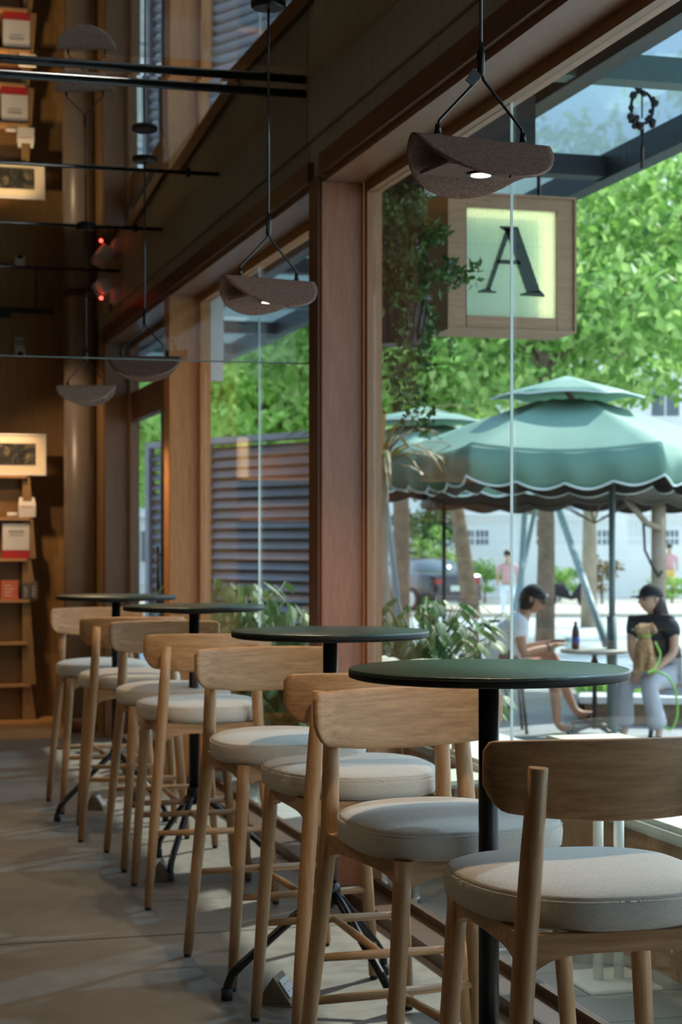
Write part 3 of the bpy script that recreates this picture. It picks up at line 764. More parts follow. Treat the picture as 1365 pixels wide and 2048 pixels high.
for k in range(nn*6+1):
    x = -.237+.474*k/(nn*6); poly.append((x, .020-.006*abs(math.sin(math.pi*k/6))))
poly += [(.237, .026), (-.237, .026)]
fl.prism(poly, 'z', -.264, .264); fl.build('fluted_pane', 'fluted_glass', sg)
rb = MB()
for k in range(38):
    x = -.232+.0125*k; rb.box((x, .0105, -.264), (x+.0035, .0138, .264))
rb.build('rib', 'rib_glint', sg)  # pale strips, the light lines of fluted glass put into their colour
# letter A, built as one flat relief with two strokes, bar and serifs
def strk(m, a, b, y0=.008, y1=.014): m.prism([(p[0], p[1]) for p in a+b], 'y', y0, y1)
m = MB(); sx = lambda x: (x-1020)/264*.65; sz = lambda y: (525-y)/264*.65
def pl(pts): m.prism([(sx(x), sz(y)) for x, y in pts], 'y', .003, .010)
pl([(1007, 460), (1019, 456), (974, 580), (965, 580)]); pl([(1001, 455), (1034, 455), (1082, 582), (1052, 582), (1012, 473)])
pl([(995, 452), (1034, 452), (1034, 457), (1005, 460), (996, 456)])
pl([(990, 519), (1036, 519), (1040, 527), (987, 527)])
pl([(948, 586), (949, 583), (966, 577), (974, 577), (978, 582), (987, 583), (987, 586)]); pl([(1038, 589), (1039, 586), (1052, 581), (1082, 578), (1090, 586), (1090, 590)])
m.build('letter', 'green_letter', sg)
for s_ in (-1, 1): MB().tube([(s_*.2, .15, W2+.0125), (s_*.2, .15, 3.32-q.z)], .01, 10).build('hanger', 'black_metal', sg)

# ------------------------------------------------------------------ vegetation helpers
def leaf_quad(m, c, d, n, L, Wd, bend=.15):
    d = d.normalized(); s_ = d.cross(n)
    if s_.length < 1e-4: s_ = Vector((1, 0, 0))
    s_.normalize(); up = s_.cross(d)
    a = c; b1 = c+d*L*.5+s_*Wd/2+up*bend*L*.3; b2 = c+d*L*.5-s_*Wd/2+up*bend*L*.3; e_ = c+d*L-up*bend*L*.2
    m.v += [tuple(a), tuple(b1), tuple(e_), tuple(b2)]; o = len(m.v)-4
    m.f.append([o, o+1, o+2, o+3]); m.sm.append(False); m.mi.append(0)
def rv(r): 
    v = Vector((r.gauss(0, 1), r.gauss(0, 1), r.gauss(0, 1))); return v.normalized()
def quick(m, name, mat, parent=None):           # no merging, for leaves
    me = bpy.data.meshes.new(name); me.from_pydata(m.v, [], m.f); me.update(); me.materials.append(MATS[mat])
    o = bpy.data.objects.new(name, me); COL.objects.link(o)
    if parent is not None: o.parent = parent
    return o
def foliage(center, rad, n, L, seed, clumps=30, flat=.5):
    r = random.Random(seed); m = MB(); cl = []
    for i in range(clumps):
        v = rv(r)*(r.random()**.4); cl.append((Vector((center[0]+v.x*rad[0], center[1]+v.y*rad[1], center[2]+v.z*rad[2])), .22+.25*r.random()))
    for i in range(n):
        c, s_ = cl[r.randrange(clumps)]; v = rv(r)*(r.random()**.5)
        p = c+Vector((v.x*rad[0]*s_*1.3, v.y*rad[1]*s_*1.3, v.z*rad[2]*s_*flat))
        leaf_quad(m, p, rv(r), rv(r), L*(.6+.8*r.random()), L*.55)
    return m
def tree(px, Ybase, ybase_z, top_z, crown, n, L, seed, label, mat='leaf_tree', trunk_r=.22, lean=0, trunk_mat='trunk', group='street trees beyond the terrace', clumps=60, name='street_tree', fork=None):
    base = cam2w((px-CX)/F*Ybase, Ybase, ybase_z)
    e = empty(name, base, label=label, cat='tree', group=group)
    fork = fork or (crown[2]-crown[5]*.6-ybase_z)
    tip = Vector((lean, 0, fork)); r = random.Random(seed)
    t = MB(); t.tube([(0, 0, -.1), tip*.4+Vector((.03, 0, 0)), tip], [trunk_r*1.25, trunk_r, trunk_r*.8], 12)
    cc = Vector((crown[0], crown[1], crown[2]))-base
    for k in range(9):
        v = rv(r); e_ = cc+Vector((v.x*crown[3]*.8, v.y*crown[4]*.8, v.z*crown[5]*.5)); mid = (tip+e_)/2+Vector((0, 0, .3))
        t.tube([tip*.97, mid, e_], [trunk_r*.5, trunk_r*.3, trunk_r*.08], 8)
    t.build('trunk', trunk_mat, e)
    f = foliage(cc, (crown[3], crown[4], crown[5]), n, L, seed, clumps, .26); quick(f, 'foliage', mat, e)
    return e
def cw(px, py, Y, rx, ry, rz):
    p = at(px, py, Y); return (p.x, p.y, p.z, rx, ry, rz)
tree(1090, 27, gz(27), 6, cw(1120, 560, 27, 3.6, 3.6, 2.0), 7500, .22, 11, 'street tree whose trunk rises behind the seated man', trunk_r=.125)
tree(1178, 40, gz(40), 8, cw(1230, 520, 38, 4.5, 4.5, 2.8), 5500, .28, 12, 'street tree with a pale trunk between the man and the woman, farther back', trunk_r=.15, trunk_mat='trunk_tan')
tree(945, 46, gz(46)+.12, 8, cw(900, 640, 44, 5.0, 4.5, 2.9), 7000, .30, 13, 'leaning street tree right of the parked car', trunk_r=.19, lean=-.9)
tree(1420, 30, gz(30), 7, cw(1390, 450, 30, 3.4, 3.4, 2.6), 5500, .24, 14, 'street tree at the right edge of the view, only its crown visible')
tree(800, 30, gz(30), 7, cw(790, 600, 30, 2.8, 2.8, 2.0), 8000, .24, 15, 'dark green street tree behind the hanging planters', mat='leaf_tree', trunk_r=.14)
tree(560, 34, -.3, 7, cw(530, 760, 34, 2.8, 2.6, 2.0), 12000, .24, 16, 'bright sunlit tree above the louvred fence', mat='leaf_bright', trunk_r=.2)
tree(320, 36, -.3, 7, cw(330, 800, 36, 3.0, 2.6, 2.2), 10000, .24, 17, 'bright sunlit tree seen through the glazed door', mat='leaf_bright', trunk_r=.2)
tree(1060, 62, -.5, 9, cw(1080, 700, 62, 8, 5, 3.4), 4500, .42, 18, 'tall tree far behind the umbrellas in front of the white building', trunk_r=.3)
# tan trunk just right of the near pier with strappy leaves
q = cam2w((762-CX)/F*13.5, 13.5, 0)
e = empty('potted_palm', (q.x, q.y, 0), label='tan trunked plant with strappy drooping leaves just right of the near wooden pier', cat='plant')
MB().tube([(0, 0, 0), (.03, 0, .5), (-.02, 0, 1.2), (0, 0, 1.9)], [.10, .085, .075, .06], 14).build('trunk', 'trunk_tan', e)
def strappy(n, L, Wd, seed, z0=1.9, droop=1.0):
    r = random.Random(seed); m = MB()
    for i in range(n):
        a = r.random()*6.283; el = R(20+60*r.random()); l = L*(.7+.5*r.random()); p = Vector((0, 0, z0)); d = Vector((math.cos(a)*math.cos(el), math.sin(a)*math.cos(el), math.sin(el)))
        s_ = Vector((-math.sin(a), math.cos(a), 0)); row = []
        K = 7
        for k in range(K+1):
            t = k/K; w_ = Wd*math.sin(math.pi*min(1, .12+.88*t))*.5+.001
            row.append((p-s_*w_, p, p+s_*w_)); p = p+d*l/K; d = (d+Vector((0, 0, -.32*droop))).normalized()
        vs = [q_ for rr in row for q_ in rr]; fs_ = []
        for k in range(K):
            for c_ in (0, 1): fs_.append((3*k+c_, 3*k+c_+1, 3*k+c_+4, 3*k+c_+3))
        m.add([tuple(v_+Vector((0, 0, .006*(j_ % 3 == 1)))) for j_, v_ in enumerate(vs)], fs_, True)
    return m
quick(strappy(34, .8, .05, 3), 'foliage', 'leaf_brown', e)
# leafy plants outside the windows
def bigleaf(n, H, spread, L, Wd, seed):
    r = random.Random(seed); m = MB(); st = MB()
    for i in range(n):
        a = r.random()*6.283; h = H*(.35+.65*r.random()); rr = spread*(.25+.75*r.random())
        b0 = Vector((.04*math.cos(a), .04*math.sin(a), .25)); tip = Vector((rr*math.cos(a), rr*math.sin(a), h)); mid = Vector((rr*.35*math.cos(a), rr*.35*math.sin(a), h*.75))
        st.tube([b0, mid, tip], [.006, .005, .003], 5)
        d = Vector((math.cos(a), math.sin(a), -.5-.6*r.random())).normalized(); s_ = Vector((-math.sin(a), math.cos(a), 0)); p = tip; l = L*(.7+.6*r.random()); w_ = Wd*(.7+.5*r.random()); K = 5; row = []
        s_ = (s_+rv(r)*.4).normalized()
        for k in range(K+1):
            t = k/K; ww = w_*.5*(math.sin(math.pi*t**.7)+.02); row.append((p-s_*ww+Vector((0, 0, -.15*ww)), p, p+s_*ww+Vector((0, 0, -.15*ww)))); p = p+d*l/K; d = (d+Vector((0, 0, -.12))).normalized()
        vs = [q_ for q2 in row for q_ in q2]; fs_ = []
        for k in range(K):
            for c_ in (0, 1): fs_.append((3*k+c_, 3*k+c_+1, 3*k+c_+4, 3*k+c_+3))
        m.add(vs, fs_, True)
    return m, st
def plant(loc, n, H, spread, L, Wd, seed, label, mat='leaf_plant', pot=True, group='potted plants outside the windows'):
    e = empty('potted_plant', loc, label=label, cat='plant', group=group)
    m, st = bigleaf(n, H, spread, L, Wd, seed)
    quick(m, 'foliage', mat, e); st.build('stem', 'leaf_dark', e)
    MB().lathe([(.13, 0), (.17, .28), (.18, .30), (.16, .30), (.15, .26), (.001, .25)], 24).build('pot', 'dark_pot', e)
    return e
def gp(px, Y): p = cam2w((px-CX)/F*Y, Y, 0); return p
p = gp(470, 11.0); plant((p.x, p.y, 0), 210, 1.15, .50, .15, .065, 21, 'broad leaved potted plant outside the second window, left of the glass joint')
p = gp(575, 10.4); plant((p.x, p.y, 0), 220, 1.02, .46, .15, .06, 22, 'bushy potted plant outside the second window, right of the glass joint')
p = gp(420, 12.3); plant((p.x, p.y, 0), 60, 1.15, .40, .22, .07, 23, 'tall thin leaved plant outside the second window beside the far pier')
p = gp(845, 10.6); plant((p.x, p.y, 0), 260, 1.05, .50, .13, .06, 24, 'glossy dark green bushy plant outside between the near pier and the seated man', 'leaf_dark')
p = gp(318, 13.0); plant((2.75, p.y, 0), 60, .95, .4, .2, .09, 25, 'dim plant seen through the glazed door')

# hanging planters
def planter(px, py, Y, seed, label, sz=1):
    q = at(px, py, Y); e = empty('hanging_planter', q, label=label, cat='planter', group='dark hanging planters under the canopy')
    m = MB()
    n = 40; prof = [(.10*sz, 0), (.135*sz, .20*sz), (.148*sz, .20*sz), (.148*sz, .225*sz), (.125*sz, .225*sz), (.12*sz, .19*sz), (.001, .19*sz)]
    m.lathe(prof, n)
    for k in range(n//2):
        a = 4*math.pi*k/n; m.tube([(.102*sz*math.cos(a), .102*sz*math.sin(a), .01), (.134*sz*math.cos(a), .134*sz*math.sin(a), .19*sz)], .005, 6)
    m.build('pot', 'dark_pot', e)
    f = foliage((0, 0, .40*sz), (.27*sz, .22*sz, .30*sz), 2200, .045, seed, 14, .6); 
    r = random.Random(seed)
    for k in range(7):
        a = r.random()*6.28; x0 = .13*sz*math.cos(a); y0_ = .13*sz*math.sin(a); ln = .25+.5*r.random()
        for i in range(int(ln*110)):
            z = .18*sz-ln*r.random(); leaf_quad(f, Vector((x0+.03*math.sin(z*14)+r.gauss(0, .012), y0_+r.gauss(0, .012), z)), rv(r), rv(r), .045, .028)
    quick(f, 'foliage', 'leaf_dark' if seed % 2 else 'leaf_tree', e)
    for k in range(3):
        a = k*2.094; MB().tube([(.14*sz*math.cos(a), .14*sz*math.sin(a), .21*sz), (0, 0, .7*sz)], .003, 5).build('wire', 'black_metal', e)
    MB().tube([(0, 0, .7*sz), (0, 0, 3.32-q.z)], .003, 5).build('wire', 'black_metal', e)
planter(800, 690, 8.6, 31, 'dark ribbed hanging planter with trailing vines, right of the near pier', 1.05)
planter(860, 600, 10.2, 33, 'second hanging planter half hidden behind the letter sign', 1.1)
planter(762, 560, 9.8, 35, 'hanging planter with brownish leaves tight against the near pier', 1.0)

# ------------------------------------------------------------------ louvre fence and white panel beyond window two
a = cam2w((640-CX)/F*14.0, 14.0, 0); b_ = cam2w((300-CX)/F*15.8, 15.8, 0); dv = (b_-a); Lf = dv.length; ang = math.atan2(dv.y, dv.x)
e = empty('louvre_fence', (a.x, a.y, GZ), ang, label='grey blue louvred metal fence outside the second window', cat='fence')
zt_ = 1.38+217/F*14.0-GZ; m = MB(); k = 0; z = .12
while z < zt_-.06:
    M = Matrix.Translation((Lf/2, 0, z)) @ Matrix.Rotation(R(-50), 4, 'X'); m.box((-Lf/2, -.034, -.006), (Lf/2, .034, .006), M); z += .084
m.build('slat_panel', 'louver', e)
for x in (.02, .62*Lf, Lf-.02): MB().box((x-.03, -.02, 0), (x+.03, .045, zt_-.03)).build('post', 'louver', e)
MB().box((0, -.10, zt_-.03), (Lf, .05, zt_+.02)).build('top_rail', 'louver', e)
MB().box((0, -.14, 0), (Lf, -.11, zt_-.05)).build('backing', 'dark_steel', e)
q = at(428, 762, 11.9)
tag(MB().box((-.075, -.05, 0), (.055, .05, .60)).build('sign_box', 'white_wall', loc=q), 'narrow white box hanging outside beside the far pier, under the canopy', 'sign box')
MBq = MB()
# ------------------------------------------------------------------ umbrellas
def make_umbrella(name, px, Y, zap, zev, Rr, rot, label, n=6, fab='umbrella_green', side=None, sleeve=False):
    c = cam2w((px-CX)/F*Y, Y, GZ); e = empty(name, c, rot, label=label, cat='umbrella', group='green market umbrellas on the plaza')
    H = zap-GZ; E = zev-GZ
    def ring(t, sag=.10, bulge=.0, m_=12, r0=Rr):
        out = []
        for k in range(n):
            a0 = 2*math.pi*k/n; a1 = 2*math.pi*(k+1)/n
            for j_ in range(m_):
                s_ = j_/m_; x = math.cos(a0)*(1-s_)+math.cos(a1)*s_; y = math.sin(a0)*(1-s_)+math.sin(a1)*s_
                dp = 4*s_*(1-s_); out.append((x*t*r0*(1-.03*dp), y*t*r0*(1-.03*dp), H-.10+(E-H+.10)*t**1.08-sag*dp*t*.55))
        return out
    top = [ring(t) for t in (.16, .3, .5, .7, .85, .95, 1.0)]
    m = MB(); m.loft(top, False)
    cb = m.build('canopy', fab, e)
    md = cb.modifiers.new('s', 'SOLIDIFY'); md.thickness = .006; md.offset = -1
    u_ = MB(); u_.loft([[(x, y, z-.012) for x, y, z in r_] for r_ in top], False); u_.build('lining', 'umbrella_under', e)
    # scalloped valance with pale piping
    v_ = MB(); pts = []; m_ = 12; nn = n*m_*3; base = top[-1]; tr = []; br = []; pk = []
    for k in range(nn):
        i = k/3; i0 = int(i) % (n*m_); i1 = (i0+1) % (n*m_); f_ = i-int(i)
        a_ = Vector(base[i0])*(1-f_)+Vector(base[i1])*f_; o_ = Vector((a_.x, a_.y, 0)).normalized()
        ph = (i % m_)/m_*4; sc_ = abs(math.sin(math.pi*ph)); lf = .225+.045*sc_
        tr.append(a_); wob = .02*math.sin(ph*math.pi*2+.6); br.append(a_+o_*(.012+wob)-Vector((0, 0, lf))); pk.append(a_+o_*(.018+wob)-Vector((0, 0, lf)))
    mid = [a_*.5+b2*.5+Vector((a_.x, a_.y, 0)).normalized()*.008 for a_, b2 in zip(tr, br)]
    v_.loft([tr, mid, br], False); vo = v_.build('valance', [fab], e); md = vo.modifiers.new('s', 'SOLIDIFY'); md.thickness = .005
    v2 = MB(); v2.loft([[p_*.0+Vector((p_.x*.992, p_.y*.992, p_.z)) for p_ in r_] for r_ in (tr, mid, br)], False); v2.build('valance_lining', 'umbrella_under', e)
    w_ = MB(); w_.tube(pk+[pk[0]], .009, 6, False); w_.build('piping', 'piping' if fab == 'umbrella_green' else fab, e)
    # vent cap
    cp = [[(x*q_, y*q_, z2) for x, y, z2 in []] for q_ in ()]
    capr = []
    for t, z2 in ((.01, H+.02), (.14, H-.03), (.30, H-.085), (.43, H-.150)):
        capr.append([(x/Rr*t*Rr, y/Rr*t*Rr, z2+.02*(abs(math.sin(k_*math.pi/12)) if t > .3 else 0)) for k_, (x, y, _) in enumerate(ring(1.0, 0))])
    w_ = MB(); w_.loft(capr, False); co = w_.build('vent_cap', fab, e); md = co.modifiers.new('s', 'SOLIDIFY'); md.thickness = .006
    w_ = MB(); w_.tube(capr[-1]+[capr[-1][0]], .008, 6, False); w_.build('piping', 'piping', e)
    if side is None:
        MB().tube([(0, 0, .06), (0, 0, H-.02)], .028, 16).build('pole', 'grey_pole', e)
        MB().lathe([(.26, 0), (.26, .05), (.05, .07), (.05, .35), (.001, .35)], 28).build('base', 'grey_pole', e)
    else:
        sp_ = Matrix.Rotation(-rot-TH, 4, 'Z') @ Vector((side[0], side[1], 0)); x_, y_ = sp_.x, sp_.y; rr_ = .027 if sleeve else .022
        MB().tube([(x_, y_, .06), (x_, y_, E+.02)], rr_, 16).build('pole', 'grey_pole' if sleeve else 'dark_steel', e)
        MB().tube([(x_, y_, 0), (x_, y_, .97)], .044, 16).build('pole_sleeve', 'grey_pole', e) if sleeve else MB().lathe([(.10, 0), (.10, .10), (.04, .14)], 16, (x_, y_, 0)).build('base', 'dark_steel', e)
        MB().tube([(x_, y_, E-.05), (x_*.5, y_*.5, (E+H)/2-.03), (0, 0, H-.10)], .022, 10).build('arm', 'trunk', e)
    for k in range(n):
        a_ = 2*math.pi*k/n; MB().tube([(0, 0, H-.16), (math.cos(a_)*Rr*.97, math.sin(a_)*Rr*.97, E+.0)], .010, 6).build('rib', 'trunk', e)
    for k in range(n):
        a_ = 2*math.pi*k/n; MB().tube([(0, 0, H-.75), (math.cos(a_)*Rr*.5, math.sin(a_)*Rr*.5, (H-.16+E)/2-.03)], .008, 6).build('strut', 'trunk', e)
    return e
make_umbrella('market_umbrella', 1135, 13.9, 2.63, 2.07, 1.36, -TH+R(-128-0), 'large green umbrella with scalloped white edged valance above the seated pair', side=(.48, .9), sleeve=True)
make_umbrella('market_umbrella', 850, 18.0, 2.70, 2.12, 1.55, -TH+R(-100), 'smaller looking green umbrella behind and left of the large one', side=(.22, .5))
make_umbrella('market_umbrella', 1190, 18.8, 2.32, 2.02, 2.0, -TH+R(-90), 'dark brown umbrella behind the large green one, only its scalloped edge showing', fab='umbrella_shade_brown', side=(1.2, .8))  # brown fabric stands for the shaded inside of the large umbrella's valance

# poles and props near the seated pair
def pole(x0, y0, Y0, x1, y1, Y1, r, mat, label, name='prop_pole', cat='pole', group='slanting poles propping the street tree'):
    a = at(x0, y0, Y0); b = at(x1, y1, Y1); m = MB().tube([(0, 0, 0), b-a], r, 12); o = m.build(name, mat, loc=a)
    tag(o, label, cat, group); return o
def gY(px, Y, z): return cam2w((px-CX)/F*Y, Y, z)
def pole2(pxb, Yb, pxt, yt, Yt, r, mat, label, **k):
    yb = HY+(EZ-gz(Yb))*F/Yb; return pole(pxb, yb, Yb, pxt, yt, Yt, r, mat, label, **k)
pole2(1250, 18.5, 1108, 990, 24, .045, 'grey_pole', 'green grey prop pole slanting down to the right above the cafe table')
pole2(1030, 20.0, 1052, 1000, 25, .04, 'grey_pole', 'green grey prop pole rising right behind the seated man')
pole2(1000, 21.5, 1075, 1000, 26, .035, 'grey_pole', 'thin prop pole slanting behind the back of the seated man')
pole2(812, 23, 770, 985, 22, .04, 'grey_pole', 'pale prop pole beside the parked car')
e = empty('heater_post', gY(1318, 17.2, GZ), label='brown post with a curved black cable behind the woman', cat='post')
MB().tube([(0, 0, 0), (0, 0, 2.05)], .07, 14).build('shaft', 'trunk_tan', e)
MB().tube([(-.18, -.05, 1.78), (-.17, -.06, 1.5), (-.10, -.07, 1.35), (-.03, -.08, 1.25), (0, -.08, 1.3)], .013, 8).build('cable', 'black_metal', e)
MB().tube([(-.42, -.05, 2.05), (-.15, -.06, 1.75), (0, -.07, 1.7)], .03, 8).build('brace', 'trunk_tan', e)

# planting kerb behind the pair
q = gY(1265, 15.7, GZ)
e = empty('planting_kerb', q, -TH-.12, label='long low white kerb with grass and flowers behind the seated pair', cat='kerb')
MB().box((-.46, -.25, .19), (2.2, .25, .25)).build('ledge', 'concrete_out', e, bevel=.01)
MB().box((-.40, -.18, 0), (2.15, .2, .1895)).build('base', 'trunk', e)
MB().box((-.46, .26, 0), (2.2, .75, .18)).build('soil_bed', 'soil', e)
r = random.Random(5); gm = MB()
for i in range(1500):
    leaf_quad(gm, Vector((-.45+2.6*r.random(), .27+.45*r.random(), .18)), Vector((r.gauss(0, .3), r.gauss(0, .3), 1)), rv(r), .12+.14*r.random(), .02)
o = quick(gm, 'grass', 'leaf_bright', e); o['kind'] = 'stuff'

# ------------------------------------------------------------------ skin-modifier figures
def skin(name, nodes, edges, mat, parent, sub=2, root=0):
    me = bpy.data.meshes.new(name); me.from_pydata([n[0] for n in nodes], edges, []); me.update()
    o = bpy.data.objects.new(name, me); COL.objects.link(o)
    md = o.modifiers.new('k', 'SKIN'); md.use_smooth_shade = True; md.use_x_symmetry = False
    sb = o.modifiers.new('s', 'SUBSURF'); sb.levels = sub; sb.render_levels = sub
    if not me.skin_vertices: 
        bm = bmesh.new(); bm.from_mesh(me); bm.verts.layers.skin.verify(); bm.to_mesh(me); bm.free()
    for i, n in enumerate(nodes):
        r_ = n[1]; me.skin_vertices[0].data[i].radius = (r_, r_) if not hasattr(r_, '__len__') else r_
        me.skin_vertices[0].data[i].use_root = (i == root)
    bpy.context.view_layer.update()
    dg = bpy.context.evaluated_depsgraph_get(); ne = bpy.data.meshes.new_from_object(o.evaluated_get(dg)); ne.name = name
    o.modifiers.clear(); o.data = ne; ne.materials.clear(); ne.materials.append(MATS[mat])
    for p_ in ne.polygons: p_.use_smooth = True
    o.parent = parent; return o
def hand(nodes, edges, wrist_i, palm, dirv, up, side=1, s_=1.0):
    d = Vector(dirv).normalized(); up = Vector(up).normalized(); w = d.cross(up).normalized()*side; palm = Vector(palm)
    nodes.append((palm, .026*s_)); pi = len(nodes)-1; edges.append((wrist_i, pi))
    for k, (off, L) in enumerate([(-.026, .060), (-.009, .072), (.009, .068), (.026, .052)]):
        b0 = palm+d*.030*s_+w*off*s_; m1 = b0+d*L*.5*s_-up*.006; t1 = b0+d*L*.85*s_-up*.022*s_
        nodes += [(b0, .010*s_), (m1, .009*s_), (t1, .0075*s_)]; n = len(nodes); edges += [(pi, n-3), (n-3, n-2), (n-2, n-1)]
    b0 = palm-w*.030*s_; t1 = b0-w*.018*s_+d*.035*s_-up*.008; nodes += [(b0, .011*s_), (t1, .009*s_)]; n = len(nodes); edges += [(pi, n-2), (n-2, n-1)]
def head_mesh(parent_nodes): pass
def sculpt_head(name, c, fdir, up, mat, parent, s_=1.0):
    """face mask with brow, eye sockets, nose, lips, chin, joined to the neck by overlap"""
    f = Vector(fdir).normalized(); u_ = Vector(up).normalized(); l = u_.cross(f).normalized(); u_ = f.cross(l).normalized()
    c = Vector(c); m = MB(); N, K = 36, 28; rings = []
    for i in range(K+1):
        t = math.pi*i/K; q = max(math.sin(t), 1e-3); zz = -math.cos(t); ring = []
        for k in range(N):
            a = 2*math.pi*k/N; x = math.cos(a)*q; y = math.sin(a)*q
            rx, ry, rz = .098, .076, .118
            if zz < 0: ry *= 1-.30*zz*zz; rx *= 1-.10*zz*zz
            fx = x*rx; fy = y*ry; fz = zz*rz
            if x > 0:
                w_ = math.exp(-(fy/.016)**2); fx += .024*w_*math.exp(-((fz+.018)/.022)**2)+.010*w_*math.exp(-((fz-.005)/.03)**2)
                fx += .007*math.exp(-(fy/.022)**2)*math.exp(-((fz+.052)/.009)**2); fx += .010*math.exp(-(fy/.03)**2)*math.exp(-((fz+.088)/.02)**2)
                fx -= .010*(math.exp(-((abs(fy)-.032)/.014)**2))*math.exp(-((fz-.008)/.012)**2); fx += .005*math.exp(-((fz-.03)/.012)**2)
            ring.append(c+(f*fx+l*fy+u_*fz)*s_)
        rings.append(ring)
    m.loft(rings)
    for sd_ in (-1, 1):
        pc = c+(f*-.005+l*sd_*.076+u_*-.005)*s_; er = []
        for k in range(12): pass
        m.ball(pc, (.018*s_, .018*s_, .03*s_), 10, 8)
    o = m.build(name, mat, parent)
    for sd_ in (-1, 1):
        MB().ball(c+(f*.082+l*sd_*.032+u_*.008)*s_, .011*s_, 10, 8).build('eye', 'ink', o)
    MB().ball(c+(f*.093+u_*-.054)*s_, (.014*s_, .014*s_, .005*s_), 10, 6).build('mouth', 'red_print', o)
    return o
def cap(c, fdir, up, mat, parent, s_=1.0, brim=.085):
    f = Vector(fdir).normalized(); u_ = Vector(up).normalized(); l = u_.cross(f).normalized(); u_ = f.cross(l).normalized(); c = Vector(c)
    m = MB(); rings = []
    for i in range(9):
        t = (math.pi/2)*i/8; q = max(math.cos(t), .01); rings.append([c+(f*(math.cos(a)*q*.108-.006)+l*math.sin(a)*q*.090+u_*(.018+math.sin(t)*.112))*s_ for a in [2*math.pi*k/28 for k in range(28)]])
    m.loft(rings); crown = m.build('cap_crown', mat, parent)
    b = MB(); out = []; inn = []
    for k in range(15):
        a = R(-62+124*k/14); out.append(c+(f*(math.cos(a)*(.10+brim)-.0)+l*math.sin(a)*.095+u_*(.028-.010*math.cos(a)))*s_); inn.append(c+(f*math.cos(a)*.095+l*math.sin(a)*.085+u_*.028)*s_)
    vs = out+inn; th = u_*.006; vs = vs+[v-th for v in vs]; n = 15; fs_ = []
    for k in range(n-1): fs_ += [(k, k+1, n+k+1, n+k), (2*n+k, 3*n+k, 3*n+k+1, 2*n+k+1), (k, 2*n+k, 2*n+k+1, k+1), (n+k, n+k+1, 3*n+k+1, 3*n+k)]
    fs_ += [(0, n, 3*n, 2*n), (n-1, 3*n-1, 4*n-1, 2*n-1)][:1]
    b.add(vs, fs_, True); b.build('cap_brim', mat, crown)
    return crown, f, l, u_
V3 = Vector
# ---- seated man in white (local frame: x image-right, y away, z above ground)
mn = empty('person', gY(1000, 15.0, GZ), -TH, label='person in white t-shirt and black cap sitting bent forward at the cafe table', cat='person')
nd = [((.00, 0, .53), (.125, .15)), ((.035, 0, .66), (.105, .14)), ((.09, 0, .80), (.115, .155)), ((.145, 0, .92), (.10, .15)), ((.205, 0, .99), .055), ((.245, 0, 1.05), .055)]
ed = [(0, 1), (1, 2), (2, 3), (3, 4), (4, 5)]
def add(n, to): nd.append(n); ed.append((to, len(nd)-1)); return len(nd)-1
for sy, el, wr in ((-1, (.17, -.235, .665), (.41, -.11, .715)), (1, (.21, .22, .68), (.42, .06, .735))):
    a = add(((.135, sy*.175, .915), .058), 3); a = add(((.15, sy*.215, .80), .048), a); a = add((el, .042), a); a = add((((el[0]+wr[0])/2, (el[1]+wr[1])/2, (el[2]+wr[2])/2), .037), a); a = add((wr, .026), a)
    hand(nd, ed, a, (wr[0]+.05, wr[1]+(.02 if sy < 0 else -.01), wr[2]+.015), (1, .25 if sy < 0 else -.3, .15), (0, 0, 1), sy, .95)
a = add(((.09, -.10, .52), .09), 0); a = add(((.27, -.12, .555), .078), a); a = add(((.425, -.13, .575), .060), a); a = add(((.44, -.12, .40), .056), a); a = add(((.455, -.11, .22), .044), a); a = add(((.465, -.10, .075), .032), a); a = add(((.505, -.10, .042), .036), a); a = add(((.60, -.10, .034), .031), a); a = add(((.65, -.10, .030), .022), a)
a = add(((.09, .08, .54), .09), 0); a = add(((.27, .06, .61), .078), a); a = add(((.44, .02, .635), .060), a); a = add(((.50, -.01, .47), .056), a); a = add(((.56, -.03, .32), .043), a); a = add(((.61, -.05, .195), .032), a); a = add(((.665, -.055, .150), .038), a); a = add(((.745, -.06, .150), .034), a); a = add(((.80, -.06, .155), .026), a)
body = skin('body', nd, ed, 'skin', mn)
hd = sculpt_head('face', (.275, -.0, 1.10), (1, -.25, -.45), (.35, 0, 1), 'skin', body)
cr, f_, l_, u_ = cap((.275, 0, 1.10), (1, -.25, -.40), (.35, 0, 1), 'black_cloth', mn)
MB().ball(V3((.275, 0, 1.10))+f_*.10+l_*-.025+u_*.07, (.010, .014, .016), 10, 8).build('cap_badge', 'white_shirt', cr)
MB().ball((.245, 0, 1.10), (.092, .086, .095), 18, 12).ball((.215, 0, 1.05), (.06, .065, .055), 14, 10).build('hair', 'hair', mn)
skin('t_shirt', [((-.005, 0, .53), (.145, .165)), ((.03, 0, .66), (.13, .16)), ((.085, 0, .80), (.135, .175)), ((.145, 0, .925), (.112, .165)), ((.185, 0, .965), (.072, .08)),
     ((.135, -.19, .905), .076), ((.155, -.232, .775), .078), ((.135, .19, .905), .076), ((.17, .232, .785), .078)], [(0, 1), (1, 2), (2, 3), (3, 4), (3, 5), (5, 6), (3, 7), (7, 8)], 'white_shirt', mn)
skin('shorts', [((.0, 0, .52), (.14, .165)), ((.10, -.10, .52), .105), ((.30, -.12, .555), .092), ((.10, .08, .54), .105), ((.30, .06, .61), .092)], [(0, 1), (1, 2), (0, 3), (3, 4)], 'shorts', mn)
MB().tube([(.375, -.125, .708), (.395, -.118, .712)], .032, 14).build('wristwatch', 'black_rubber', mn)
MB().cbox((.50, -.02, .765), (.15, .075, .012), Matrix.Rotation(0, 4, 'X')).build('phone', 'ink', mn, bevel=.004)
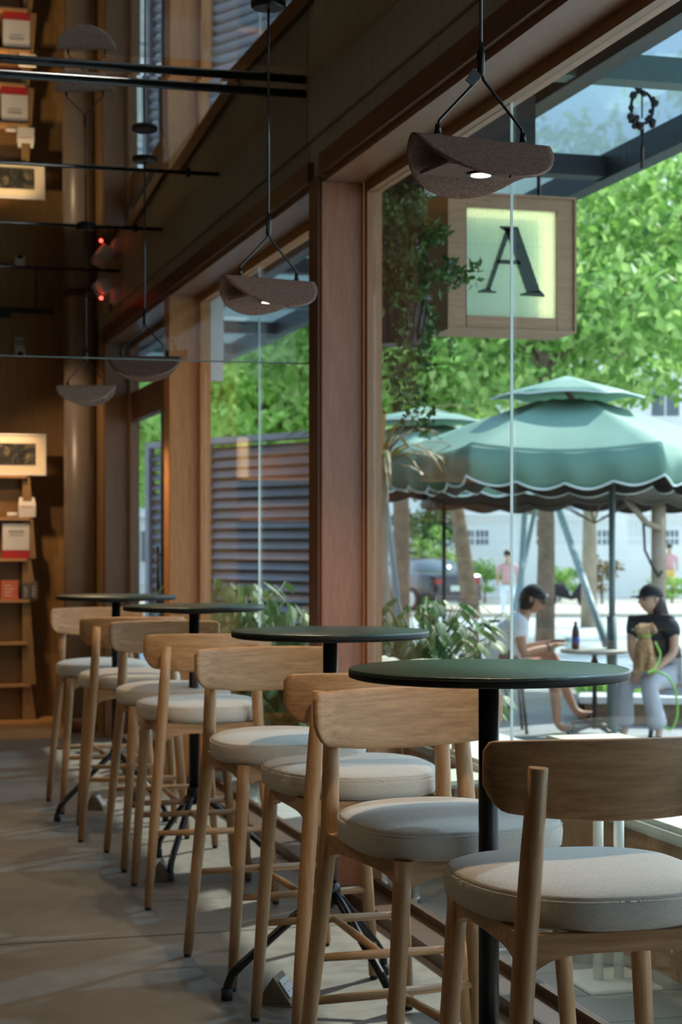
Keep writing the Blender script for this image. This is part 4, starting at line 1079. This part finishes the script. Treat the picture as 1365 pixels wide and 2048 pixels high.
def flipflop(parent, c, d, nrm):
    c, d, nrm = V3(c), V3(d).normalized(), V3(nrm).normalized(); s_ = d.cross(nrm).normalized(); m = MB(); top = []; bot = []
    for k in range(20):
        a = 2*math.pi*k/20; p_ = c+d*math.cos(a)*.135+s_*math.sin(a)*(.042+.008*math.cos(a)); top.append(p_); bot.append(p_-nrm*.02)
    m.loft([bot, top], True, False); o = m.build('flip_flop', 'black_cloth', parent)
    t0 = c+d*.07+nrm*.035; MB().tube([c-d*.02+s_*.045, c+d*.03+s_*.03+nrm*.055, t0, c+d*.03-s_*.03+nrm*.055, c-d*.02-s_*.045], .009, 8).build('strap', 'black_cloth', o)
flipflop(mn, (.57, -.10, .0), (1, 0, 0), (0, 0, 1)); flipflop(mn, (.715, -.058, .105), (1, 0, .12), (-.12, 0, 1))
# chair under the man, chair behind woman
def bistro(loc, rz, label):
    e = empty('cafe_chair', loc, rz, label=label, cat='chair', group='dark cafe chairs on the plaza')
    MB().lathe([(.19, .425), (.205, .435), (.20, .45), (.001, .452)], 28).build('seat', 'bench_wood', e)
    for sx in (-1, 1):
        MB().tube([(.19, sx*.19, 0), (.15, sx*.15, .43)], .013, 10).build('leg', 'black_metal', e)
        MB().tube([(-.24, sx*.19, 0), (-.16, sx*.16, .43), (-.22, sx*.17, .84)], .013, 10).build('leg', 'black_metal', e)
    MB().tube([(-.22, -.17, .82), (-.27, -.08, .86), (-.27, .08, .86), (-.22, .17, .82)], .016, 10).build('back_rail', 'black_metal', e)
    MB().tube([(-.19, -.16, .62), (-.24, 0, .64), (-.19, .16, .62)], .011, 10).build('back_rail', 'black_metal', e)
    return e
bistro(gY(1004, 15.0, GZ), -TH, 'dark cafe chair the person in white sits on'); bistro(gY(1350, 14.55, GZ), -TH+math.pi*.93, 'dark cafe chair with wooden seat under the person with the dog')
bistro(gY(955, 16.6, GZ), -TH+2.2, 'empty dark cafe chair behind the back of the person in white'); bistro(gY(905, 15.6, GZ), -TH-.4, 'empty dark cafe chair beside the bushy dark plant')
# cafe tables
def cafe_table(px, Y, label, w=.30):
    e = empty('cafe_table', gY(px, Y, GZ), -TH, label=label, cat='table', group='cafe tables on the plaza')
    MB().lathe([(w, .670), (w+.01, .678), (w+.01, .695), (w, .70), (.001, .70)], 40).build('tabletop', 'table_grey', e)
    MB().lathe([(.03, .05), (.022, .12), (.018, .46), (.028, .52), (.042, .56), (.028, .61), (.016, .64), (.05, .669)], 20).build('pedestal', 'black_metal', e)
    for k in range(4):
        a = k*math.pi/2+.5; MB().tube([(0, 0, .09), (math.cos(a)*.12, math.sin(a)*.12, .06), (math.cos(a)*.27, math.sin(a)*.27, .018)], [.02, .018, .013], 10).build('foot', 'black_metal', e)
    return e
ct = cafe_table(1190, 14.8, 'round cafe table with black pedestal between the seated pair', .27); cafe_table(955, 16.0, 'cafe table behind the back of the person in white', .3)
q = gY(1152, 14.75, GZ+.7005)
e = empty('cola_bottle', q, label='dark cola bottle with a blue label on the cafe table', cat='bottle')
MB().lathe([(.028, 0), (.031, .01), (.031, .05), (.028, .07), (.0315, .12), (.030, .15), (.014, .20), (.012, .212)], 20).build('bottle_body', 'cola', e)
MB().lathe([(.0325, .055), (.0325, .105)], 20).build('label_band', 'blue_print', e); MB().lathe([(.014, .2125), (.014, .228)], 16).build('cap', 'blue_print', e)
q = gY(1138, 14.72, GZ+.7005)
e = empty('drinking_glass', q, label='clear drinking glass beside the cola bottle', cat='glass')
MB().lathe([(.026, 0), (.033, .10), (.0335, .10), (.0315, .099), (.025, .006), (.001, .006)], 20).build('tumbler', 'bottle_glass', e)

# ---- woman with dog
wm = empty('person', gY(1300, 14.5, GZ), -TH, label='person in black t-shirt and black cap sitting with a brown dog on the lap', cat='person')
nd = [((.17, .02, .55), (.10, .12)), ((.12, .02, .68), (.08, .09)), ((.075, .01, .82), (.08, .09)), ((.05, 0, .92), (.07, .08)), ((.03, 0, 1.00), .045), ((.02, 0, 1.05), .048)]
ed = [(0, 1), (1, 2), (2, 3), (3, 4), (4, 5)]
for (sh_p, up_, el, wr, sd_) in (((.155, -.09, .93), (.175, -.13, .83), (.165, -.17, .70), (.0, -.22, .56), -1), ((-.11, .06, .93), (-.14, .03, .83), (-.15, -.02, .71), (-.11, -.20, .56), 1)):
    a = add((sh_p, .05), 3); a = add((up_, .043), a); a = add((el, .037), a); a = add((tuple((p1+p2)/2 for p1, p2 in zip(el, wr)), .032), a); a = add((wr, .022), a)
    hand(nd, ed, a, (wr[0]-.03, wr[1]-.02, wr[2]-.04), (-.4, -.3, -.8), (-.6, -.6, .2), sd_, .85)
a = add(((.12, -.09, .50), .085), 0); a = add(((.02, -.22, .47), .072), a); a = add(((-.07, -.34, .45), .056), a); a = add(((-.02, -.34, .28), .050), a); a = add(((.02, -.33, .09), .030), a); a = add(((.0, -.38, .04), .03), a); a = add(((-.03, -.46, .025), .024), a)
a = add(((.08, .08, .50), .085), 0); a = add(((-.08, -.04, .47), .072), a); a = add(((-.22, -.15, .45), .056), a); a = add(((-.22, -.13, .28), .050), a); a = add(((-.21, -.10, .09), .030), a); a = add(((-.24, -.14, .04), .03), a); a = add(((-.29, -.19, .025), .024), a)
body = skin('body', nd, ed, 'skin_light', wm)
sculpt_head('face', (.005, -.01, 1.12), (-1, -.45, -.1), (0, 0, 1), 'skin_light', body, .95)
cap((.005, -.01, 1.12), (-1, -.42, .02), (0, 0, 1), 'black_cloth', wm, .97)
skin('hair', [((.035, .0, 1.14), (.085, .08)), ((.075, .0, 1.05), (.065, .075)), ((.095, -.02, .93), (.055, .08)), ((.10, -.04, .80), (.04, .07)), ((.10, -.05, .72), (.018, .035))], [(0, 1), (1, 2), (2, 3), (3, 4)], 'dark_hair', wm)
skin('t_shirt', [((.16, .02, .56), (.15, .16)), ((.115, .02, .68), (.14, .15)), ((.075, .01, .82), (.145, .155)), ((.05, 0, .93), (.12, .13)), ((.035, 0, .99), (.068, .070)),
     ((.155, -.09, .93), .085), ((.182, -.135, .79), .070), ((-.11, .06, .93), .085), ((-.145, .03, .79), .068)], [(0, 1), (1, 2), (2, 3), (3, 4), (3, 5), (5, 6), (3, 7), (7, 8)], 'black_cloth', wm)
skin('trousers', [((.17, .02, .53), (.135, .155)), ((.12, -.09, .51), .10), ((.02, -.22, .49), .088), ((-.07, -.34, .455), .074), ((-.025, -.34, .28), .075), ((.015, -.33, .10), (.088, .088)),
     ((.08, .08, .51), .10), ((-.08, -.04, .49), .088), ((-.22, -.15, .455), .074), ((-.22, -.13, .28), .075), ((-.215, -.10, .10), (.085, .085))], [(0, 1), (1, 2), (2, 3), (3, 4), (4, 5), (0, 6), (6, 7), (7, 8), (8, 9), (9, 10)], 'trousers', wm)
flipflop(wm, (-.02, -.42, .012), (-.3, -.9, 0), (0, 0, 1)); flipflop(wm, (-.26, -.155, .012), (-.7, -.7, 0), (0, 0, 1))
MB().tube([(-.085, -.10, 1.135), (-.105, -.03, 1.135)], .012, 8).tube([(-.088, -.112, 1.135), (.03, -.10, 1.14)], .004, 6).build('sunglasses', 'ink', wm)
# dog
dg_ = empty('dog', gY(1290, 14.2, GZ+.545), -TH, label='small curly light brown dog sitting upright on the lap of the person in black', cat='dog')
nd = [((.0, 0, .07), (.075, .07)), ((-.01, -.01, .17), (.068, .062)), ((-.015, -.02, .25), .058), ((-.005, -.02, .31), .045), ((.0, -.02, .36), .070), ((-.05, -.05, .345), .036), ((-.085, -.065, .335), .024),
      ((-.035, -.06, .17), .026), ((-.04, -.07, .09), .021), ((-.045, -.085, .01), .022), ((.03, -.06, .17), .026), ((.03, -.07, .09), .021), ((.025, -.09, .01), .022),
      ((.06, -.03, .045), .042), ((.05, -.10, .01), .026), ((-.065, -.02, .045), .042), ((-.07, -.09, .01), .026), ((.07, .06, .06), .02), ((.10, .10, .12), .022), ((.055, -.02, .375), .022), ((.078, -.03, .31), .033), ((-.02, .05, .375), .022), ((-.02, .075, .31), .032)]
ed = [(0, 1), (1, 2), (2, 3), (3, 4), (4, 5), (5, 6), (2, 7), (7, 8), (8, 9), (2, 10), (10, 11), (11, 12), (0, 13), (13, 14), (0, 15), (15, 16), (0, 17), (17, 18), (4, 19), (19, 20), (4, 21), (21, 22)]
db = skin('body', nd, ed, 'dog_fur', dg_)
tx = bpy.data.textures.new('fur', 'CLOUDS'); tx.noise_scale = .018
ms = db.modifiers.new('sub', 'SUBSURF'); ms.levels = 1; ms.render_levels = 1
md = db.modifiers.new('d', 'DISPLACE'); md.texture = tx; md.strength = .016; md.mid_level = .5
MB().ball((-.108, -.078, .345), .012, 8, 6).build('nose', 'ink', dg_)
for a_ in ((-.062, -.075, .372), (-.072, -.03, .372)): MB().ball(a_, .008, 8, 6).build('eye', 'ink', dg_)
MB().tube([(math.cos(a*.3927)*.052-.005, math.sin(a*.3927)*.052-.02, .30) for a in range(17)], .008, 6, False).build('collar', 'leash', dg_)
q = gY(1290, 14.12, GZ)
kp = [(.045, -.02, .86), (.07, -.06, .80), (.11, -.07, .70), (.05, -.16, .60), (-.01, -.20, .57), (.05, -.24, .58), (.11, -.26, .56), (.165, -.27, .50), (.20, -.27, .38), (.205, -.27, .26), (.18, -.27, .17), (.14, -.27, .14), (.11, -.27, .18), (.10, -.27, .24)]
kq = []
for i in range(1, len(kp)-2):
    p0_, p1_, p2_, p3_ = [Vector(kp[i+j_]) for j_ in (-1, 0, 1, 2)]
    for t_ in (0, .2, .4, .6, .8): kq.append(.5*((2*p1_)+(p2_-p0_)*t_+(2*p0_-5*p1_+4*p2_-p3_)*t_*t_+(3*p1_-3*p2_+p3_-p0_)*t_**3))
l = MB().tube(kq, .008, 8)
lo = l.build('dog_leash', 'leash', loc=q); lo.rotation_euler = (0, 0, -TH); tag(lo, 'bright green leash looping down from the dog past the grey trousers', 'leash')

# distant walkers
def walker(px, Y, z, top, bot, label):
    e = empty('person', gY(px, Y, z), -TH, label=label, cat='person')
    nd2 = [((0, 0, .95), (.13, .10)), ((0, 0, 1.15), (.12, .09)), ((0, 0, 1.35), (.15, .10)), ((0, 0, 1.48), .05), ((0, 0, 1.62), (.09, .10)), ((0, 0, 1.70), .07),
           ((.2, 0, 1.38), .05), ((.24, .03, 1.12), .04), ((.24, -.08, .88), .03), ((-.2, 0, 1.38), .05), ((-.24, -.03, 1.12), .04), ((-.24, .08, .88), .03),
           ((.09, 0, .88), .09), ((.10, -.08, .48), .06), ((.10, -.02, .08), .04), ((.10, -.14, .04), .035), ((-.09, 0, .88), .09), ((-.10, .05, .48), .06), ((-.10, .18, .10), .04), ((-.10, .08, .04), .035)]
    ed2 = [(0, 1), (1, 2), (2, 3), (3, 4), (4, 5), (2, 6), (6, 7), (7, 8), (2, 9), (9, 10), (10, 11), (0, 12), (12, 13), (13, 14), (14, 15), (0, 16), (16, 17), (17, 18), (18, 19)]
    skin('body', nd2, ed2, 'skin_light', e, 1)
    skin('shirt', [((0, 0, .90), (.165, .13)), ((0, 0, 1.15), (.15, .115)), ((0, 0, 1.36), (.17, .12)), ((.21, 0, 1.36), .065), ((.24, .02, 1.18), .06), ((-.21, 0, 1.36), .065), ((-.24, -.02, 1.18), .06)], [(0, 1), (1, 2), (2, 3), (3, 4), (2, 5), (5, 6)], top, e, 1)
    skin('trousers', [((0, 0, .92), (.15, .12)), ((.09, 0, .85), .10), ((.10, -.07, .48), .075), ((.10, -.02, .14), .06), ((-.09, 0, .85), .10), ((-.10, .05, .48), .075), ((-.10, .16, .16), .06)], [(0, 1), (1, 2), (2, 3), (0, 4), (4, 5), (5, 6)], bot, e, 1)
    MB().ball((0, .02, 1.67), (.10, .11, .10), 12, 8).build('hair', 'hair', e)
walker(1016, 44, gz(44), 'pink_cloth', 'white_shirt', 'distant walker in pink on the street behind the person in white')
walker(1340, 58, -.45, 'pink_cloth', 'yellow_cloth', 'distant person in pink behind the white railing at the right edge')

# ------------------------------------------------------------------ parked car
cY = 50.0; c0 = cam2w((830-CX)/F*cY, cY, gz(cY)+.12 if cY > 47 else gz(cY))
car = empty('parked_car', (c0.x, c0.y, c0.z), -TH+R(118), label='dark sedan parked across the street, seen from behind', cat='car')
# local: x forward, length 4.6
def sec(x, w, zlo, zsh, zroof, wr): 
    return [(x, -w, zlo), (x, -w-.02, (zlo+zsh)/2), (x, -w*.98, zsh), (x, -wr, zroof), (x, 0, zroof+.03), (x, wr, zroof), (x, w*.98, zsh), (x, w+.02, (zlo+zsh)/2), (x, w, zlo)]
m = MB(); m.loft([sec(-2.25, .70, .45, .85, .86, .62), sec(-2.15, .84, .30, .95, .97, .75), sec(-1.6, .89, .25, 1.0, 1.04, .8), sec(-.9, .90, .22, .98, 1.02, .8), sec(1.0, .90, .22, .94, .98, .78), sec(1.9, .86, .25, .82, .86, .7), sec(2.25, .68, .40, .68, .70, .55)])
m.build('car_body', 'car_paint', car)
m = MB(); m.loft([sec(-1.65, .80, .98, .99, 1.0, .72), sec(-1.0, .80, .97, 1.0, 1.36, .60), sec(.1, .80, .95, .98, 1.42, .60), sec(1.1, .78, .93, .95, .97, .66)])
m.build('car_windows', 'car_glass', car)
m = MB(); m.loft([[(-.95, -.58, 1.385), (-.95, .58, 1.385), (-.95, .5, 1.42), (-.95, -.5, 1.42)], [(.15, -.58, 1.44), (.15, .58, 1.44), (.15, .5, 1.475), (.15, -.5, 1.475)]], smooth=False); m.build('car_roof', 'car_paint', car)
for x in (-1.4, 1.4):
    for s_ in (-1, 1):
        wv = MB().tube([(x, s_*.72, .32), (x, s_*.93, .32)], .32, 24).build('wheel', 'tyre', car); MB().tube([(x, s_*.931, .32), (x, s_*.94, .32)], .2, 20).build('wheel_rim', 'steel', wv)
for s_ in (-1, 1): MB().cbox((-2.22, s_*.58, .80), (.12, .26, .12)).build('tail_light', 'tail_red', car, bevel=.02)
MB().cbox((-2.29, 0, .62), (.02, .48, .14)).build('license_plate', 'plate_white', car); MB().cbox((-2.24, 0, .38), (.12, 1.5, .2)).build('bumper', 'car_paint', car, bevel=.03)

# ------------------------------------------------------------------ white wall with railing, building, street furniture
e = empty('boundary_wall', gY(1000, 60, -.48), -TH, label='long white boundary wall with a white railing on top, across the street', cat='wall')
MB().box((-5, -.1, 0), (13, .1, 1.75)).build('wall_base', 'white_wall', e)
for k in range(7): MB().box((-5+3*k-.2, -.16, 0), (-5+3*k+.2, .16, 2.75)).build('pillar', 'white_wall', e)
rl = MB()
for k in range(120): rl.box((-5+.15*k-.014, -.014, 1.75), (-5+.15*k+.014, .014, 2.6))
rl.box((-5, -.03, 2.6), (13, .03, 2.66)); rl.box((-5, -.03, 1.95), (13, .03, 2.0)); rl.build('railing', 'white_wall', e)
def building(px, Y, w, h, label, seed, mat='facade'):
    e = empty('apartment_building', gY(px, Y, -.48), -TH, label=label, cat='building', group='pale buildings across the street')
    MB().box((-w/2, 0, 0), (w/2, 8, h)).build('wall', mat, e)
    k = 0
    for fl_ in range(int(h//3)):
        for c_ in range(int(w//2.6)):
            x = -w/2+1.3+c_*2.6; z = .9+fl_*3.0; f = MB(); f.box((x-.65, -.06, z), (x+.65, -.001, z+1.5)); f = f.build('window', 'white_wall', e)
            MB().box((x-.57, -.075, z+.08), (x-.03, -.062, z+1.42)).box((x+.03, -.075, z+.08), (x+.57, -.062, z+1.42)).build('pane', 'window_dark', f)
        if fl_: MB().box((-w/2, -.25, fl_*3.0-.1), (w/2, -.001, fl_*3.0+.1)).build('ledge', 'white_wall', e)
    MB().box((-w/2-.2, -.3, h), (w/2+.2, 8.2, h+.35)).build('parapet', 'white_wall', e)
building(1150, 74, 16, 15, 'white apartment block right behind the boundary wall and the umbrellas', 1)
building(800, 82, 11, 12, 'pale apartment block behind the parked car', 2)
building(500, 78, 12, 12, 'pale building glimpsed above the louvred fence', 3)
# shrubs along the wall
def shrub(px, Y, h, rx, label, mat, n=900, L=.12):
    q = gY(px, Y, gz(Y)+(.12 if Y > 47 else 0)); e = empty('shrub', q, label=label, cat='shrub', group='shrubs along the boundary wall')
    MB().tube([(0, 0, 0), (.02, 0, h*.6)], [.04, .02], 8).build('stem', 'trunk', e); quick(foliage((0, 0, h*.58), (rx, rx, h*.42), n, L, int(px), 12, .8), 'foliage', mat, e)
shrub(880, 52, 2.3, .7, 'tall green shrub between the parked car and the leaning tree', 'leaf_tree', 1600)
shrub(842, 58, 3.2, 1.4, 'dense green shrub behind the parked car', 'leaf_dark', 3000, .18)
shrub(970, 55, 1.2, .9, 'low green shrub right of the leaning tree', 'leaf_tree', 1400)
shrub(905, 56, 1.5, .5, 'reddish shrub in front of the boundary wall', 'leaf_red', 800)
shrub(1205, 54, 1.6, .6, 'reddish brown shrub beside the pale tree trunk', 'leaf_brown', 900)
shrub(1120, 56, 1.2, .7, 'green shrub behind the cafe table, by the wall', 'leaf_tree', 900)
shrub(1345, 55, .8, .9, 'low shrub at the right edge by the wall', 'leaf_tree', 900)
e = empty('scooter', gY(1135, 50, gz(50)+.12), -TH, label='dark parked scooter by the boundary wall between the tree trunks', cat='scooter')
for x in (-.55, .55):
    MB().lathe([(.22, -.05), (.27, -.03), (.27, .03), (.22, .05)], 20).build('wheel', 'tyre', e, M=None)
for i, x in enumerate((-.55, .55)):
    o = [c_ for c_ in e.children if c_.name.startswith('wheel')][i]; o.rotation_euler = (math.pi/2, 0, 0); o.location = (x, 0, .27)
MB().loft([[(-.7, -.12, .45), (-.7, .12, .45), (-.7, .1, .7), (-.7, -.1, .7)], [(-.1, -.14, .3), (-.1, .14, .3), (-.1, .12, .72), (-.1, -.12, .72)], [(.1, -.1, .25), (.1, .1, .25), (.1, .1, .35), (.1, -.1, .35)], [(.5, -.12, .35), (.5, .12, .35), (.5, .06, .95), (.5, -.06, .95)]]).build('scooter_body', 'black_cloth', e)
MB().tube([(.48, -.3, 1.02), (.45, 0, .98), (.48, .3, 1.02)], .02, 8).build('handlebar', 'black_metal', e)

# ------------------------------------------------------------------ lights
def light(kind, name, loc, energy, col, **k):
    l = bpy.data.lights.new(name, kind); l.energy = energy; l.color = col
    for a_, b2 in k.items():
        if a_ not in ('rot',): setattr(l, a_, b2)
    o = bpy.data.objects.new(name, l); COL.objects.link(o); o.location = loc
    if 'rot' in k: o.rotation_euler = k['rot']
    return o
sd = Vector((.80, .50, .98)).normalized()
s = light('SUN', 'sun', (0, 0, 10), 5.8, (1, .95, .86), angle=R(1.2)); s.rotation_euler = sd.to_track_quat('Z', 'Y').to_euler()
for (u, v, z, a, _) in PP+[(1.36, 10.36, 2.27, 0, '')]:
    light('SPOT', 'pendant_led', (u, v, z-.088), 26, (1, .72, .46), spot_size=R(130), spot_blend=.5, shadow_soft_size=.022)
for x in (-.5, .55, 1.1):
    light('SPOT', 'shelf_spot', (x, 12.9, 2.8), 48, (1, .66, .34), spot_size=R(55), spot_blend=.7, shadow_soft_size=.03, rot=(R(28), 0, 0))
for (x, y, en) in ((-1.6, 1.0, 18), (-1.2, 4.6, 18), (-1.0, 7.6, 18), (-1.8, 9.4, 20), (0.2, 11.2, 22), (.2, -1.5, 22)):
    light('SPOT', 'added_room_fill', (x, y, 3.12), en*1.5, (1, .74, .48), spot_size=R(120), spot_blend=.6, shadow_soft_size=.05)  # unseen warm spots added under the ceiling to fill the room

for loc, tgt, en, sz in (((-1.3, 6.6, 3.1), (1.9, 10.13, 1.5), 85, 30), ((-1.5, 3.2, 3.1), (1.9, 6.77, 1.5), 45, 30), ((.5, 12.2, 2.9), (1.69, 13.2, 1.7), 34, 60)):
    d_ = Vector(tgt)-Vector(loc); light('SPOT', 'added_aimed_fill', loc, en, (1, .72, .44), spot_size=R(sz), spot_blend=.6, shadow_soft_size=.04, rot=d_.to_track_quat('-Z', 'Y').to_euler())  # unseen spots added to brighten both piers and the round column

# ------------------------------------------------------------------ world
w = bpy.data.worlds.new('w'); SC.world = w; w.use_nodes = True; nt = w.node_tree; bg = nt.nodes['Background']
tc = nt.nodes.new('ShaderNodeTexCoord'); sp = nt.nodes.new('ShaderNodeSeparateXYZ'); nt.links.new(tc.outputs['Generated'], sp.inputs[0])
r = ramp(nt, [(.0, (.82, .90, .97)), (.25, (.70, .84, 1.0)), (.8, (.42, .62, .95))]); nt.links.new(sp.outputs['Z'], r.inputs[0]); nt.links.new(r.outputs[0], bg.inputs[0]); bg.inputs[1].default_value = 1.75

# ------------------------------------------------------------------ camera
cd = bpy.data.cameras.new('camera'); cam = bpy.data.objects.new('camera', cd); COL.objects.link(cam); SC.camera = cam
cam.location = (0, 0, EZ); cam.rotation_euler = (R(90), 0, -TH)
cd.sensor_fit = 'VERTICAL'; cd.sensor_height = 36; cd.sensor_width = 24; cd.lens = F/2048*36; cd.shift_y = (HY-1024)/2048; cd.shift_x = 0
cd.clip_start = .05; cd.clip_end = 500
cd.dof.use_dof = True; cd.dof.focus_distance = 3.8; cd.dof.aperture_fstop = 7.0
SC.view_settings.view_transform = 'Standard'; SC.view_settings.look = 'None'; SC.view_settings.gamma = 1; SC.view_settings.use_curve_mapping = False
SC.view_settings.exposure = 0.6
